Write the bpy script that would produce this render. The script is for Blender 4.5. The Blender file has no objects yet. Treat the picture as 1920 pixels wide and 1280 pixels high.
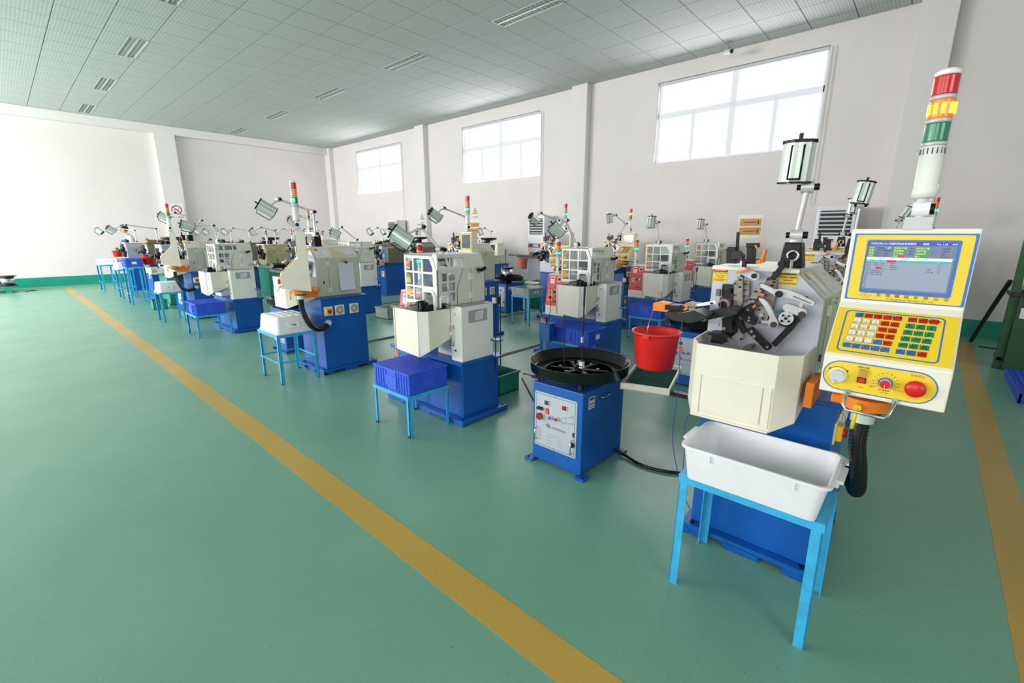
import bpy, bmesh, math, random
from mathutils import Vector, Matrix
random.seed(7)
PI=math.pi
scn=bpy.context.scene
col=scn.collection
# ---------------------------------------------------------------- camera
cd=bpy.data.cameras.new('camera'); cam=bpy.data.objects.new('camera',cd); col.objects.link(cam)
cd.sensor_width=36; cd.lens=853.33*36/1920; cd.clip_start=.05; cd.clip_end=100
cam.matrix_world=Matrix.Translation((0,0,1.55))@Matrix.Rotation(.734228,4,'Z')@Matrix.Rotation(1.337367,4,'X')@Matrix.Rotation(.0017,4,'Z')
scn.camera=cam
# ---------------------------------------------------------------- world, light, exposure
w=bpy.data.worlds.new('world'); scn.world=w; w.use_nodes=True
w.node_tree.nodes['Background'].inputs[0].default_value=(.85,.92,1,1); w.node_tree.nodes['Background'].inputs[1].default_value=1.0
def area(name,loc,rot,sx,sy,power,color=(1,1,1)):
    l=bpy.data.lights.new(name,'AREA'); l.shape='RECTANGLE'; l.size=sx; l.size_y=sy; l.energy=power; l.color=color
    o=bpy.data.objects.new(name,l); o.location=loc; o.rotation_euler=rot; col.objects.link(o); return o
DAY=(1,.962,.975)
for i,x in enumerate((-16.6,-12.4,-8.2,-4.0)):           # windows of the aisle-side wall, behind and left of the camera
    area('daylight_and_fill',(x,-6.9,2.9),(PI/2-.18,0,0),3.0,2.6,(1020,540,250,150)[i],DAY)
for x0,x1 in ((-4.75,-1.75),(-10.95,-7.93),(-17.05,-14.1)):  # the three windows in view
    area('daylight_and_fill',((x0+x1)/2,9.74,3.81),(-PI/2+.25,0,0),2.9,1.5,60,DAY)
area('daylight_and_fill',(5.8,-2.5,3.0),(0,PI/2,0),2.4,4.0,190,DAY)  # unseen fill lamp, added to brighten the right-hand sides of the machines
area('daylight_and_fill',(.6,-6.9,2.9),(PI/2-.18,0,0),3.0,2.6,140,DAY)  # extra unseen fill from behind the camera, added for the same dim sides
scn.view_settings.view_transform='Standard'; scn.view_settings.look='None'
scn.view_settings.exposure=.02; scn.view_settings.gamma=1; scn.view_settings.use_curve_mapping=False
# ---------------------------------------------------------------- materials
def S(r,g,b):
    f=lambda c:(c/255/12.92 if c/255<=.04045 else ((c/255+.055)/1.055)**2.4)
    return (f(r),f(g),f(b))
MT={}
def mat(name,c,rough=.5,metal=0.,emit=None,estr=0.,alpha=None,noise=0.,nscale=30.,bump=0.,spec=None,coat=0.):
    m=bpy.data.materials.new(name); m.use_nodes=True; nt=m.node_tree; b=nt.nodes['Principled BSDF']
    b.inputs['Base Color'].default_value=(*c,1); b.inputs['Roughness'].default_value=rough; b.inputs['Metallic'].default_value=metal
    if spec is not None: b.inputs['Specular IOR Level'].default_value=spec
    if coat: b.inputs['Coat Weight'].default_value=coat
    if emit: b.inputs['Emission Color'].default_value=(*emit,1); b.inputs['Emission Strength'].default_value=estr
    if noise or bump:
        tc=nt.nodes.new('ShaderNodeTexCoord'); n=nt.nodes.new('ShaderNodeTexNoise'); n.inputs['Scale'].default_value=nscale; n.inputs['Detail'].default_value=5
        nt.links.new(tc.outputs['Object'],n.inputs['Vector'])
        if noise:
            r=nt.nodes.new('ShaderNodeMapRange'); r.inputs[1].default_value=.3; r.inputs[2].default_value=.7; r.inputs[3].default_value=1-noise; r.inputs[4].default_value=1+noise*.4
            nt.links.new(n.outputs['Fac'],r.inputs[0])
            mx=nt.nodes.new('ShaderNodeVectorMath'); mx.operation='SCALE'; mx.inputs[0].default_value=c
            nt.links.new(r.outputs[0],mx.inputs['Scale']); nt.links.new(mx.outputs[0],b.inputs['Base Color'])
        if bump:
            bp=nt.nodes.new('ShaderNodeBump'); bp.inputs['Strength'].default_value=bump; bp.inputs['Distance'].default_value=.002
            nt.links.new(n.outputs['Fac'],bp.inputs['Height']); nt.links.new(bp.outputs[0],b.inputs['Normal'])
    MT[name]=m; return m
mat('cream',S(236,232,214),.38,noise=.05,nscale=6)
mat('palesage',S(216,220,208),.38,noise=.04,nscale=5)
mat('sage',S(198,205,184),.38,noise=.06,nscale=5)
mat('cream_white',S(238,238,232),.35)
mat('blue',S(10,90,174),.36,noise=.12,nscale=5)
mat('skyblue',S(60,176,226),.4,noise=.2,nscale=18)
mat('crateblue',S(48,92,218),.42)
mat('whiteplastic',S(232,234,238),.42,noise=.05,nscale=9)
mat('greyplastic',S(168,172,168),.5,noise=.1,nscale=12)
mat('frontplate',S(196,198,212),.4,metal=.15,noise=.12,nscale=6)
mat('dark',S(14,15,18),.5)
mat('black',S(13,13,14),.4,noise=.3,nscale=40,spec=.35)
mat('blackg',S(34,35,38),.42,metal=.2,noise=.3,nscale=30)
mat('gloss_black',S(16,17,20),.15)
mat('maroon',S(70,36,40),.4)
mat('steel',S(150,145,138),.38,metal=.55,noise=.3,nscale=35)
mat('steelb',S(132,122,112),.42,metal=.5,noise=.35,nscale=30)
mat('alloy',S(206,206,210),.36,metal=.25,noise=.1,nscale=20)
mat('plate',S(206,207,216),.4,metal=.15)
mat('copper',S(170,116,84),.4,metal=.3)
mat('bronze',S(70,58,54),.45,metal=.4)
mat('chrome',S(205,205,208),.14,metal=1.)
mat('aluminium',S(208,218,211),.34,metal=.35)
mat('orange',S(240,128,22),.4)
mat('wireblue',S(30,74,140),.5)
mat('yellow',S(240,200,40),.42)
mat('panelyellow',S(240,206,46),.4)
mat('panelblue',S(46,112,206),.4)
mat('white',S(240,240,240),.4)
mat('red',S(214,28,26),.35)
mat('pink',S(214,120,98),.5,noise=.12,nscale=14)
mat('redpanel',S(222,50,66),.45)
mat('darkred',S(150,20,24),.35)
mat('green',S(18,138,108),.45)
mat('teal',S(34,140,122),.45,noise=.12,nscale=7)
mat('darkgreen',S(44,92,54),.5,noise=.2,nscale=10)
mat('tan',S(176,166,132),.5,noise=.35,nscale=12)
mat('khaki',S(112,108,92),.5,noise=.12,nscale=10)
mat('machinegrey',S(152,158,164),.45,noise=.12,nscale=8)
mat('wood',S(160,112,64),.55,noise=.25,nscale=16)
mat('rust',S(110,66,44),.6,noise=.3,nscale=20)
mat('paper',S(222,226,236),.7)
mat('paperlines',S(150,170,200),.7)
mat('manila',S(222,208,178),.7)
mat('trayteal',S(30,84,78),.9,noise=.3,nscale=9,spec=.1)
mat('traydark',S(46,66,66),.5)
mat('key_white',S(234,234,234),.45)
mat('ink',S(24,24,26),.6)
mat('inkred',S(204,40,40),.6)
mat('inkpurple',S(150,80,170),.6)
mat('grey',S(150,152,154),.5)
mat('lightgrey',S(202,204,208),.45)
mat('silverpanel',S(188,196,206),.4,metal=.2)
mat('plaque',S(206,150,70),.45,noise=.15,nscale=20)
mat('acwhite',S(226,228,234),.35)
mat('burgundy',S(132,40,72),.4)
mat('skin',S(206,158,132),.55)
mat('cloth_blue',S(70,84,190),.8)
mat('cloth_white',S(220,216,212),.8)
mat('hair',S(30,28,30),.7)
mat('trouser',S(50,54,74),.8)
mat('screen_bg',S(128,138,158),.3,emit=S(150,162,182),estr=.3)
mat('screen_top',S(90,104,136),.3,emit=S(112,128,164),estr=.25)
mat('screen_bar',S(26,62,150),.3,emit=S(26,62,150),estr=.3)
mat('screen_teal',S(50,160,170),.3,emit=S(50,160,170),estr=.3)
mat('screen_green',S(40,140,60),.3,emit=S(40,140,60),estr=.3)
mat('screen_red',S(180,30,60),.3,emit=S(180,30,60),estr=.3)
mat('screen_text',S(226,232,120),.3,emit=S(226,232,120),estr=.3)
mat('screen_white',S(235,235,245),.3,emit=S(235,235,245),estr=.4)
mat('screen_off',S(92,98,104),.12)
mat('screen_cyan',S(70,170,230),.3,emit=S(70,170,230),estr=.5)
def lens(name,c,e):
    mat(name,S(*c),.25,emit=S(*c),estr=e,coat=.3)
lens('lens_red',(190,16,24),.12); lens('lens_amber',(226,120,12),.2); lens('lens_green',(10,120,84),.12)
lens('lit_amber',(255,176,30),1.6); lens('lit_green',(60,255,180),2.2); lens('lit_red',(255,40,40),1.6); lens('lit_white',(235,255,245),4)
lens('led_blue',(150,130,255),1.2)
# clear acrylic / bag
def glassy(name,c,a):
    m=bpy.data.materials.new(name); m.use_nodes=True; nt=m.node_tree; b=nt.nodes['Principled BSDF']; out=nt.nodes['Material Output']
    b.inputs['Base Color'].default_value=(*c,1); b.inputs['Roughness'].default_value=.08
    t=nt.nodes.new('ShaderNodeBsdfTransparent'); mx=nt.nodes.new('ShaderNodeMixShader'); mx.inputs[0].default_value=a
    nt.links.new(t.outputs[0],mx.inputs[1]); nt.links.new(b.outputs[0],mx.inputs[2]); nt.links.new(mx.outputs[0],out.inputs[0]); MT[name]=m
glassy('acrylic',S(150,160,176),.15); glassy('bag',S(226,228,226),.5); glassy('sleeve',S(190,194,196),.55)
# window blind: thin woven fabric lit from behind by the sky
m=bpy.data.materials.new('blind'); m.use_nodes=True; nt=m.node_tree; b=nt.nodes['Principled BSDF']; out=nt.nodes['Material Output']
b.inputs['Base Color'].default_value=(.42,.43,.44,1); b.inputs['Roughness'].default_value=.9
b.inputs['Emission Color'].default_value=(*S(240,242,250),1); b.inputs['Emission Strength'].default_value=.48
tr=nt.nodes.new('ShaderNodeBsdfTransparent'); mx=nt.nodes.new('ShaderNodeMixShader')
tc=nt.nodes.new('ShaderNodeTexCoord'); wv=nt.nodes.new('ShaderNodeTexWave'); wv.bands_direction='Z'; wv.inputs['Scale'].default_value=14
rg=nt.nodes.new('ShaderNodeMapRange'); rg.inputs[3].default_value=.68; rg.inputs[4].default_value=.8
nt.links.new(tc.outputs['Object'],wv.inputs['Vector']); nt.links.new(wv.outputs['Fac'],rg.inputs[0]); nt.links.new(rg.outputs[0],mx.inputs[0])
nt.links.new(tr.outputs[0],mx.inputs[1]); nt.links.new(b.outputs[0],mx.inputs[2]); nt.links.new(mx.outputs[0],out.inputs[0]); MT['blind']=m
mat('daypane',(1,1,1),.3,emit=(.95,.98,1),estr=2.6)
mat('windowframe',S(214,222,222),.5)
# walls, ceiling, floor
mat('wall',S(228,221,219),.75,noise=.035,nscale=.9)
mat('beam',S(228,224,222),.75)
mat('skirt',S(16,150,126),.45,noise=.15,nscale=3)
mat('gridmetal',S(132,138,138),.5)
def tilemat():
    m=bpy.data.materials.new('ceilingtile'); m.use_nodes=True; nt=m.node_tree; b=nt.nodes['Principled BSDF']; N=nt.nodes.new; L=nt.links.new
    b.inputs['Roughness'].default_value=.85
    g=N('ShaderNodeNewGeometry'); sp=N('ShaderNodeSeparateXYZ'); L(g.outputs['Position'],sp.inputs[0])
    def sn(op,a,bb=None):
        n=N('ShaderNodeMath'); n.operation=op
        for i,v in enumerate((a,bb)):
            if v is None: continue
            if isinstance(v,(int,float)): n.inputs[i].default_value=v
            else: L(v,n.inputs[i])
        return n.outputs[0]
    a=sn('SINE',sn('MULTIPLY',sn('ADD',sp.outputs[0],sp.outputs[1]),68.)); c=sn('SINE',sn('MULTIPLY',sn('SUBTRACT',sp.outputs[0],sp.outputs[1]),68.))
    d=sn('MULTIPLY',a,c); r=N('ShaderNodeMapRange'); r.inputs[1].default_value=-.9; r.inputs[2].default_value=.9; r.inputs[3].default_value=0; r.inputs[4].default_value=1; L(d,r.inputs[0])
    mx=N('ShaderNodeMix'); mx.data_type='RGBA'; mx.inputs[6].default_value=(*S(176,181,179),1); mx.inputs[7].default_value=(*S(206,210,208),1); L(r.outputs[0],mx.inputs[0]); L(mx.outputs[2],b.inputs['Base Color']); MT['ceilingtile']=m
tilemat()
def floormat(name,c1,c2,worn=None):
    m=bpy.data.materials.new(name); m.use_nodes=True; nt=m.node_tree; b=nt.nodes['Principled BSDF']; N=nt.nodes.new; L=nt.links.new
    g=N('ShaderNodeNewGeometry')
    def noise(s,d=6,r=.6):
        n=N('ShaderNodeTexNoise'); n.inputs['Scale'].default_value=s; n.inputs['Detail'].default_value=d; n.inputs['Roughness'].default_value=r; L(g.outputs['Position'],n.inputs['Vector']); return n.outputs['Fac']
    def ramp(f,a,bb,lo=0,hi=1):
        r=N('ShaderNodeMapRange'); L(f,r.inputs[0]); r.inputs[1].default_value=a; r.inputs[2].default_value=bb; r.inputs[3].default_value=lo; r.inputs[4].default_value=hi; return r.outputs[0]
    def mix(f,a,bb):
        x=N('ShaderNodeMix'); x.data_type='RGBA'; L(f,x.inputs[0])
        for i,v in ((6,a),(7,bb)):
            if isinstance(v,tuple): x.inputs[i].default_value=(*v,1)
            else: L(v,x.inputs[i])
        return x.outputs[2]
    base=mix(ramp(noise(1.1),.35,.65),c1,c2)
    sp=mix(ramp(noise(170,3,.7),.40,.62),tuple(v*.84 for v in c1),c2)
    x=N('ShaderNodeMix'); x.data_type='RGBA'; x.inputs[0].default_value=.45; L(base,x.inputs[6]); L(sp,x.inputs[7]); c=x.outputs[2]
    c=mix(ramp(noise(60,2,.5),.745,.76),c,S(80,110,92))          # specks of dirt
    if worn: c=mix(ramp(noise(9,8,.75),.64,.655),c,worn)
    L(c,b.inputs['Base Color'])
    L(ramp(noise(2.3,5),.35,.7,.30,.38),b.inputs['Roughness']); b.inputs['Specular IOR Level'].default_value=.5
    bp=N('ShaderNodeBump'); bp.inputs['Strength'].default_value=.05; bp.inputs['Distance'].default_value=.003; L(noise(22,4),bp.inputs['Height']); L(bp.outputs[0],b.inputs['Normal'])
    MT[name]=m
floormat('floor_green',S(110,164,140),S(122,174,152))
floormat('stripe_yellow',S(190,156,66),S(200,168,78))
floormat('stripe_worn',S(184,152,66),S(194,162,76),S(98,150,128))
# ---------------------------------------------------------------- helpers
class Fr:                                                # a local frame: origin, u, v, n
    def __init__(s,o,u=(1,0,0),v=(0,0,1)):
        s.o=Vector(o); s.u=Vector(u).normalized(); s.v=Vector(v); s.v=(s.v-s.u*s.v.dot(s.u)).normalized(); s.n=s.u.cross(s.v)
    def __call__(s,a,b,c=0): return s.o+s.u*a+s.v*b+s.n*c
class MB:
    def __init__(s): s.v=[];s.f=[];s.m=[];s.names=[];s.sm=[]
    def mi(s,m):
        if m not in s.names: s.names.append(m)
        return s.names.index(m)
    def add(s,vs,fs,m,smooth=False):
        k=len(s.v); s.v+=[Vector(p) for p in vs]; i=s.mi(m)
        for f in fs: s.f.append([k+j for j in f]); s.m.append(i); s.sm.append(smooth)
        return s
    def box(s,x0,x1,y0,y1,z0,z1,m,F=None):
        P=[(x,y,z) for z in (z0,z1) for y in (y0,y1) for x in (x0,x1)]
        if F: P=[F(*p) for p in P]
        return s.add(P,[(0,2,3,1),(4,5,7,6),(0,1,5,4),(2,6,7,3),(0,4,6,2),(1,3,7,5)],m)
    def prism(s,pts,fn,a,b,m,smooth=False):              # pts 2-D outline; fn(p,q,t) -> point
        n=len(pts); A=sum(pts[i][0]*pts[(i+1)%n][1]-pts[(i+1)%n][0]*pts[i][1] for i in range(n))
        P=[fn(p[0],p[1],a) for p in pts]+[fn(p[0],p[1],b) for p in pts]
        s.add(P,[list(range(n)),list(range(2*n-1,n-1,-1))],m)
        k=len(s.v)-2*n
        for i in range(n):
            j=(i+1)%n; s.f.append([k+i,k+n+i,k+n+j,k+j]); s.m.append(s.mi(m)); s.sm.append(smooth)
        return s
    def xz(s,pts,y0,y1,m): return s.prism(pts,lambda p,q,t:(p,t,q),y0,y1,m)
    def yz(s,pts,x0,x1,m): return s.prism(pts,lambda p,q,t:(t,p,q),x0,x1,m)
    def xy(s,pts,z0,z1,m): return s.prism(pts,lambda p,q,t:(p,q,t),z0,z1,m)
    def cyl(s,p,q,r,m,r2=None,n=16,caps=True,smooth=True):
        p=Vector(p);q=Vector(q);d=(q-p).normalized(); a=d.orthogonal().normalized(); b=d.cross(a); r2=r if r2 is None else r2
        P=[];
        for (c,rr) in ((p,r),(q,r2)):
            for i in range(n):
                t=2*PI*i/n; P.append(c+a*(rr*math.cos(t))+b*(rr*math.sin(t)))
        s.add(P,[(i,(i+1)%n,n+(i+1)%n,n+i) for i in range(n)],m,smooth)
        if caps: s.add(P[:n],[list(range(n-1,-1,-1))],m); s.add(P[n:],[list(range(n))],m)
        return s
    def tube(s,path,r,m,n=8,closed=False,rf=None):
        P=[Vector(p) for p in path]; N=len(P); V=[]; a=None
        for i in range(N):
            d=((P[(i+1)%N] if (closed or i<N-1) else P[i])-(P[i-1] if (closed or i>0) else P[i])).normalized()
            if a is None: a=d.orthogonal().normalized()
            a=(a-d*a.dot(d)).normalized(); b=d.cross(a); rr=rf(i) if rf else r
            V+=[P[i]+a*(rr*math.cos(2*PI*k/n))+b*(rr*math.sin(2*PI*k/n)) for k in range(n)]
        F=[]
        for i in range(N if closed else N-1):
            j=(i+1)%N
            for k in range(n): F.append((i*n+k,i*n+(k+1)%n,j*n+(k+1)%n,j*n+k))
        if not closed: F+= [list(range(n-1,-1,-1)),[ (N-1)*n+k for k in range(n)]]
        return s.add(V,F,m,True)
    def lathe(s,prof,c,m,n=32,axis=(0,0,1),smooth=True):
        ax=Vector(axis).normalized(); a=ax.orthogonal().normalized(); b=ax.cross(a); c=Vector(c); V=[]
        for (r,h) in prof: V+=[c+ax*h+a*(r*math.cos(2*PI*k/n))+b*(r*math.sin(2*PI*k/n)) for k in range(n)]
        F=[(i*n+k,i*n+(k+1)%n,(i+1)*n+(k+1)%n,(i+1)*n+k) for i in range(len(prof)-1) for k in range(n)]
        if prof[0][0]>1e-5: F.append(list(range(n-1,-1,-1)))
        if prof[-1][0]>1e-5: F.append([(len(prof)-1)*n+k for k in range(n)])
        return s.add(V,F,m,smooth)
    def holed(s,F,w,h,t,holes,m):                        # sheet w x h x t in frame F with rectangular holes
        us=sorted({0,w,*[x for q in holes for x in q[:2]]}); vs=sorted({0,h,*[x for q in holes for x in q[2:]]})
        for j in range(len(vs)-1):
            run=None
            for i in range(len(us)):
                solid=False
                if i<len(us)-1:
                    cu=(us[i]+us[i+1])/2; cv=(vs[j]+vs[j+1])/2; solid=not any(q[0]<cu<q[1] and q[2]<cv<q[3] for q in holes)
                if solid and run is None: run=us[i]
                if not solid and run is not None: s.box(run,us[i],vs[j],vs[j+1],-t,0,m,F); run=None
        return s
    def text(s,body,F,size,m,t=.0006,align='CENTER',sx=1.,bold=0.):
        c=bpy.data.curves.new('t','FONT'); c.body=body; c.size=size; c.align_x=align; c.align_y='CENTER'; c.extrude=0; c.offset=bold; c.resolution_u=1
        o=bpy.data.objects.new('t',c); me=bpy.data.meshes.new_from_object(o)
        s.add([F(v.co.x*sx,v.co.y,t) for v in me.vertices],[list(p.vertices) for p in me.polygons],m)
        bpy.data.objects.remove(o); bpy.data.curves.remove(c); bpy.data.meshes.remove(me); return s
    def build(s,name,parent=None,origin=(0,0,0),bevel=0,seg=2,label=None,kind=None):
        me=bpy.data.meshes.new(name); o=Vector(origin)
        me.from_pydata([v-o for v in s.v],[],s.f)
        for n in s.names: me.materials.append(MT[n])
        me.polygons.foreach_set('material_index',s.m); me.polygons.foreach_set('use_smooth',s.sm); me.update()
        if bevel:
            b=bmesh.new(); b.from_mesh(me); bmesh.ops.remove_doubles(b,verts=b.verts,dist=1e-5)
            es=[e for e in b.edges if len(e.link_faces)==2 and e.calc_face_angle(0)>.45]
            bmesh.ops.bevel(b,geom=es,offset=bevel,segments=seg,affect='EDGES',profile=.5,clamp_overlap=True)
            for f in b.faces: f.smooth=False
            b.to_mesh(me); b.free()
        ob=bpy.data.objects.new(name,me); col.objects.link(ob)
        if parent: ob.parent=parent
        elif origin!=(0,0,0): ob.location=o
        if label: ob['label']=label
        if kind: ob['kind']=kind
        return ob
def fix_normals(me):
    b=bmesh.new(); b.from_mesh(me); bmesh.ops.recalc_face_normals(b,faces=b.faces); b.to_mesh(me); b.free()
def tag(o,label,cat,group=None):
    o['label']=label; o['category']=cat
    if group: o['group']=group
    return o
def empty(name,loc,label=None,cat=None,group=None,rz=0):
    o=bpy.data.objects.new(name,None); o.location=loc; o.rotation_euler=(0,0,rz); o.empty_display_size=.1; col.objects.link(o)
    if label: tag(o,label,cat,group)
    return o
def struct(name,mb,bevel=0,parent=None):
    o=mb.build(name,parent,bevel=bevel); 
    if not parent: o['kind']='structure'
    return o
KIDS={}
def kids(o): return [c for c in bpy.data.objects if c.parent==o]
def copy_tree(o,parent=None):
    c=o.copy(); col.objects.link(c); c.parent=parent
    if parent is None and c.type=='EMPTY': pass
    for ch in kids(o): copy_tree(ch,c)
    return c
def clone(root,loc,label,group=None,rz=None,skip=()):
    c=root.copy(); col.objects.link(c); c.location=loc; c['label']=label
    if group: c['group']=group
    if rz is not None: c.rotation_euler=(0,0,rz)
    for ch in kids(root):
        if ch.name.split('.')[0] in skip: continue
        copy_tree(ch,c)
    return c
def rrect(x0,x1,y0,y1,r,k=4):
    P=[]
    for cx,cy,a in ((x1-r,y0+r,-90),(x1-r,y1-r,0),(x0+r,y1-r,90),(x0+r,y0+r,180)):
        for i in range(k+1):
            t=math.radians(a+90*i/k); P.append((cx+r*math.cos(t),cy+r*math.sin(t)))
    return P
def ring(mb,F,outer,inner,z0,z1,m):                      # flat frame between two equal-count outlines
    n=len(outer); V=[F(*p,z1) for p in outer]+[F(*p,z1) for p in inner]+[F(*p,z0) for p in outer]+[F(*p,z0) for p in inner]
    fs=[]
    for i in range(n):
        j=(i+1)%n; fs+=[(i,j,n+j,n+i),(2*n+i,2*n+j,j,i),(n+i,n+j,3*n+j,3*n+i)]
    mb.add(V,fs,m)
# ---------------------------------------------------------------- room
CZ=4.907; PT=.641; GX=-6.556; GY=6.959; WY=9.87; WX=-19.2; BX=-18.95
X1,Y0=6.2,-7.2
struct('floor',MB().box(WX-.2,X1+.1,Y0-.1,WY+.3,-.1,0,'floor_green'))
struct('trim_1',MB().box(-18.6,4,1.066,1.226,0,.0012,'stripe_yellow'))
struct('trim_2',MB().box(.475,.638,1.3,9.3,0,.0012,'stripe_worn'))
# window wall, built round its three openings
WINS=[(-4.78,-1.77,3.02,4.61),(-10.95,-7.93,3.01,4.60),(-17.05,-14.1,3.0,4.59)]
F=Fr((WX-.2,WY,0),(1,0,0),(0,0,1))
mb=MB(); x0=WX-.2
mb.holed(Fr((x0,WY,0)),X1-x0,CZ+.1,.22,[(a-x0,b-x0,c,d) for a,b,c,d in WINS],'wall')
struct('wall_right',mb)
struct('wall_left',MB().box(WX-.2,WX,Y0,WY,0,CZ+.1,'wall'))
struct('wall_back',MB().box(WX-.2,X1,Y0-.2,Y0,0,CZ+.1,'wall'))
struct('wall_front',MB().box(X1,X1+.2,Y0-.2,WY+.2,0,CZ+.1,'wall'))
struct('baseboard_left',MB().box(WX,WX+.012,Y0,WY,0,.27,'skirt'))
struct('baseboard_right',MB().box(WX,X1,WY-.012,WY,0,.27,'skirt'))
struct('trim_3',MB().box(WX,BX,Y0,WY-.01,4.65,CZ,'beam'),.01)
n=4
for x0,x1 in ((-6.86,-6.43),(-13.03,-12.58),(-.66,-.23),(-19.2,-18.8)):
    o=struct('trim_%d'%n,MB().box(x0,x1,9.69,WY,0,CZ,'beam'),.008); n+=1
    MB().box(x0-.008,x1+.008,9.682,WY-.005,0,.27,'skirt').build('baseboard',o)
o=struct('trim_%d'%n,MB().box(WX,BX-.01,3.93,4.5,0,4.66,'beam'),.008)
MB().box(WX+.005,BX,3.922,4.508,0,.27,'skirt').build('baseboard',o)
# windows
for i,(a,b,c,d) in enumerate(WINS):
    mb=MB(); t=.05; xm=(a+b)/2; zt=c+(d-c)*.60; y0,y1=WY+.10,WY+.16
    mb.box(a,b,y0,y1,c,c+t,'windowframe').box(a,b,y0,y1,d-t,d,'windowframe').box(a,a+t,y0,y1,c,d,'windowframe').box(b-t,b,y0,y1,c,d,'windowframe')
    mb.box(a,b,y0,y1,zt-.05,zt+.05,'windowframe').box(xm-.05,xm+.05,y0,y1,c,d,'windowframe')
    for q in (.25,.75): mb.box(a+(b-a)*q-.03,a+(b-a)*q+.03,y0,y1,c,zt,'windowframe')
    wn=struct('window_%d'%(i+1),mb)
    cells=[(a,xm,zt,d),(xm,b,zt,d)]+[(a+(b-a)*k/4,a+(b-a)*(k+1)/4,c,zt) for k in range(4)]
    for q in cells: MB().box(q[0]+.01,q[1]-.01,y1-.02,y1-.012,q[2]+.01,q[3]-.01,'daypane').build('window_pane',wn)
    MB().box(a+.03,b-.03,WY+.055,WY+.0565,c+.005,d-.05,'blind').build('blind',wn)
    MB().box(a+.01,b-.01,WY+.02,WY+.09,d-.055,d-.005,'lightgrey').build('blind_rail',wn,bevel=.008)
    mb=MB().box(a+.02,b-.02,WY+.045,WY+.07,c+.0,c+.02,'lightgrey'); mb.build('blind_weight',wn)
    # bead chain at the right side
    pts=[(b+.04,WY-.02,d-.03),(b+.04,WY-.02,c-.95),(b+.07,WY-.02,c-1.0),(b+.10,WY-.02,c-.95),(b+.10,WY-.02,d-.03)]
    MB().tube(pts,.004,'lightgrey',5).build('blind_chain',wn)
# ceiling: slab with lay-in tiles
ceil=struct('ceiling',MB().box(WX-.2,X1+.2,Y0-.2,WY+.2,CZ+.025,CZ+.12,'gridmetal'))
lights=[]
for k in range(-1,5):
    x0=GX+PT-3.205*k
    lights.append((x0,x0+2*PT,6.318-.30,6.318,'r',k))
    if k>0: lights.append((x0,x0+2*PT,2.172,2.472,'l',k))
def vis(x,y,z):
    p=cam.matrix_world.inverted()@Vector((x,y,z))
    if p.z>-.3: return None
    u=853.33*p.x/-p.z; v=853.33*p.y/-p.z
    return (abs(u)<1010 and abs(v)<690, p.length)
bpy.context.view_layer.update()
cells=[]
ix=range(int((BX-GX)/PT)-1,int((X1-GX)/PT)+1); iy=range(int((Y0-GY)/PT)-1,int((WY-GY)/PT)+1)
for i in ix:
    for j in iy:
        a=max(GX+i*PT,BX); b=min(GX+(i+1)*PT,X1); c=max(GY+j*PT,Y0); d=min(GY+(j+1)*PT,WY)
        if b-a<.02 or d-c<.02: continue
        # the light in this cell takes half a tile
        for (l0,l1,m0,m1,_,_) in lights:
            if a+.1>l0-.01 and b-.1<l1+.01 and c<(m0+m1)/2<d:
                d2=m0 if m1>d-.2 else d
                if m1>=d-.02: d=m0
                else: pass
        v=vis((a+b)/2,(c+d)/2,CZ); full=(abs(b-a-PT)<.01 and abs(d-c-PT)<.01)
        cells.append(((v[1] if v and v[0] else 99),a,b,c,d,full))
cells.sort(key=lambda q:q[0])
g=.006
def tile_mb(a,b,c,d): return MB().box(a+g,b-g,c+g,d-g,CZ,CZ+.016,'ceilingtile')
proto=None; rest=MB()
for k,(v,a,b,c,d,full) in enumerate(cells):
    if k<300 and v<99:
        if full:
            if proto is None:
                proto=MB().box(g,PT-g,g,PT-g,0,.016,'ceilingtile').build('ceiling_tile',ceil); o=proto
            else: o=proto.copy(); col.objects.link(o)
            o.location=(a,c,CZ)
        else: tile_mb(a,b,c,d).build('ceiling_tile',ceil)
    else: rest.box(a+g,b-g,c+g,d-g,CZ,CZ+.016,'ceilingtile')
rest.build('far_tiles',ceil,kind='stuff')
# louvred twin-tube lights
def make_light():
    r=empty('ceiling_light',(0,0,0)); L=2*PT; W=.30; z=0
    f=MB(); f.box(.01,L-.01,.0,.02,-.004,.02,'lightgrey').box(.01,L-.01,W-.02,W,-.004,.02,'lightgrey').box(.01,.03,0,W,-.004,.02,'lightgrey').box(L-.03,L-.01,0,W,-.004,.02,'lightgrey').box(.03,L-.03,W/2-.012,W/2+.012,-.003,.018,'aluminium')
    f.build('frame',r)
    MB().box(.03,L-.03,.02,W-.02,.02,.024,'aluminium').build('reflector',r)
    for y in (.085,.215): MB().cyl((.06,y,.014),(L-.06,y,.014),.008,'white',n=10).build('tube',r)
    b0=MB().box(-.002,.002,.02,W-.02,-.002,.012,'chrome').build('louver_blade',r); b0.location=(.05,0,0)
    for q in range(1,16):
        o=b0.copy(); col.objects.link(o); o.location=(.05+q*(L-.1)/15,0,0)
    return r
lp=None
for (l0,l1,m0,m1,side,k) in lights:
    nm={'r':'in the row nearer the windows','l':'in the left row'}[side]
    order=['nearest the camera','second from the camera','third from the camera','fourth from the camera','closest to the left wall']
    if k<0: continue
    kk=k if side=='r' else k
    pos=order[k] if side=='r' else ['','at the top edge','second from the top edge','third from the top edge','closest to the left wall'][k]
    lab='louvred ceiling light %s, %s'%(nm,pos)
    if lp is None: lp=make_light(); tag(lp,lab,'ceiling light','louvred ceiling lights'); o=lp
    else: o=clone(lp,(0,0,0),lab,'louvred ceiling lights')
    o.location=(l0,m0,CZ-.001)
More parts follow.
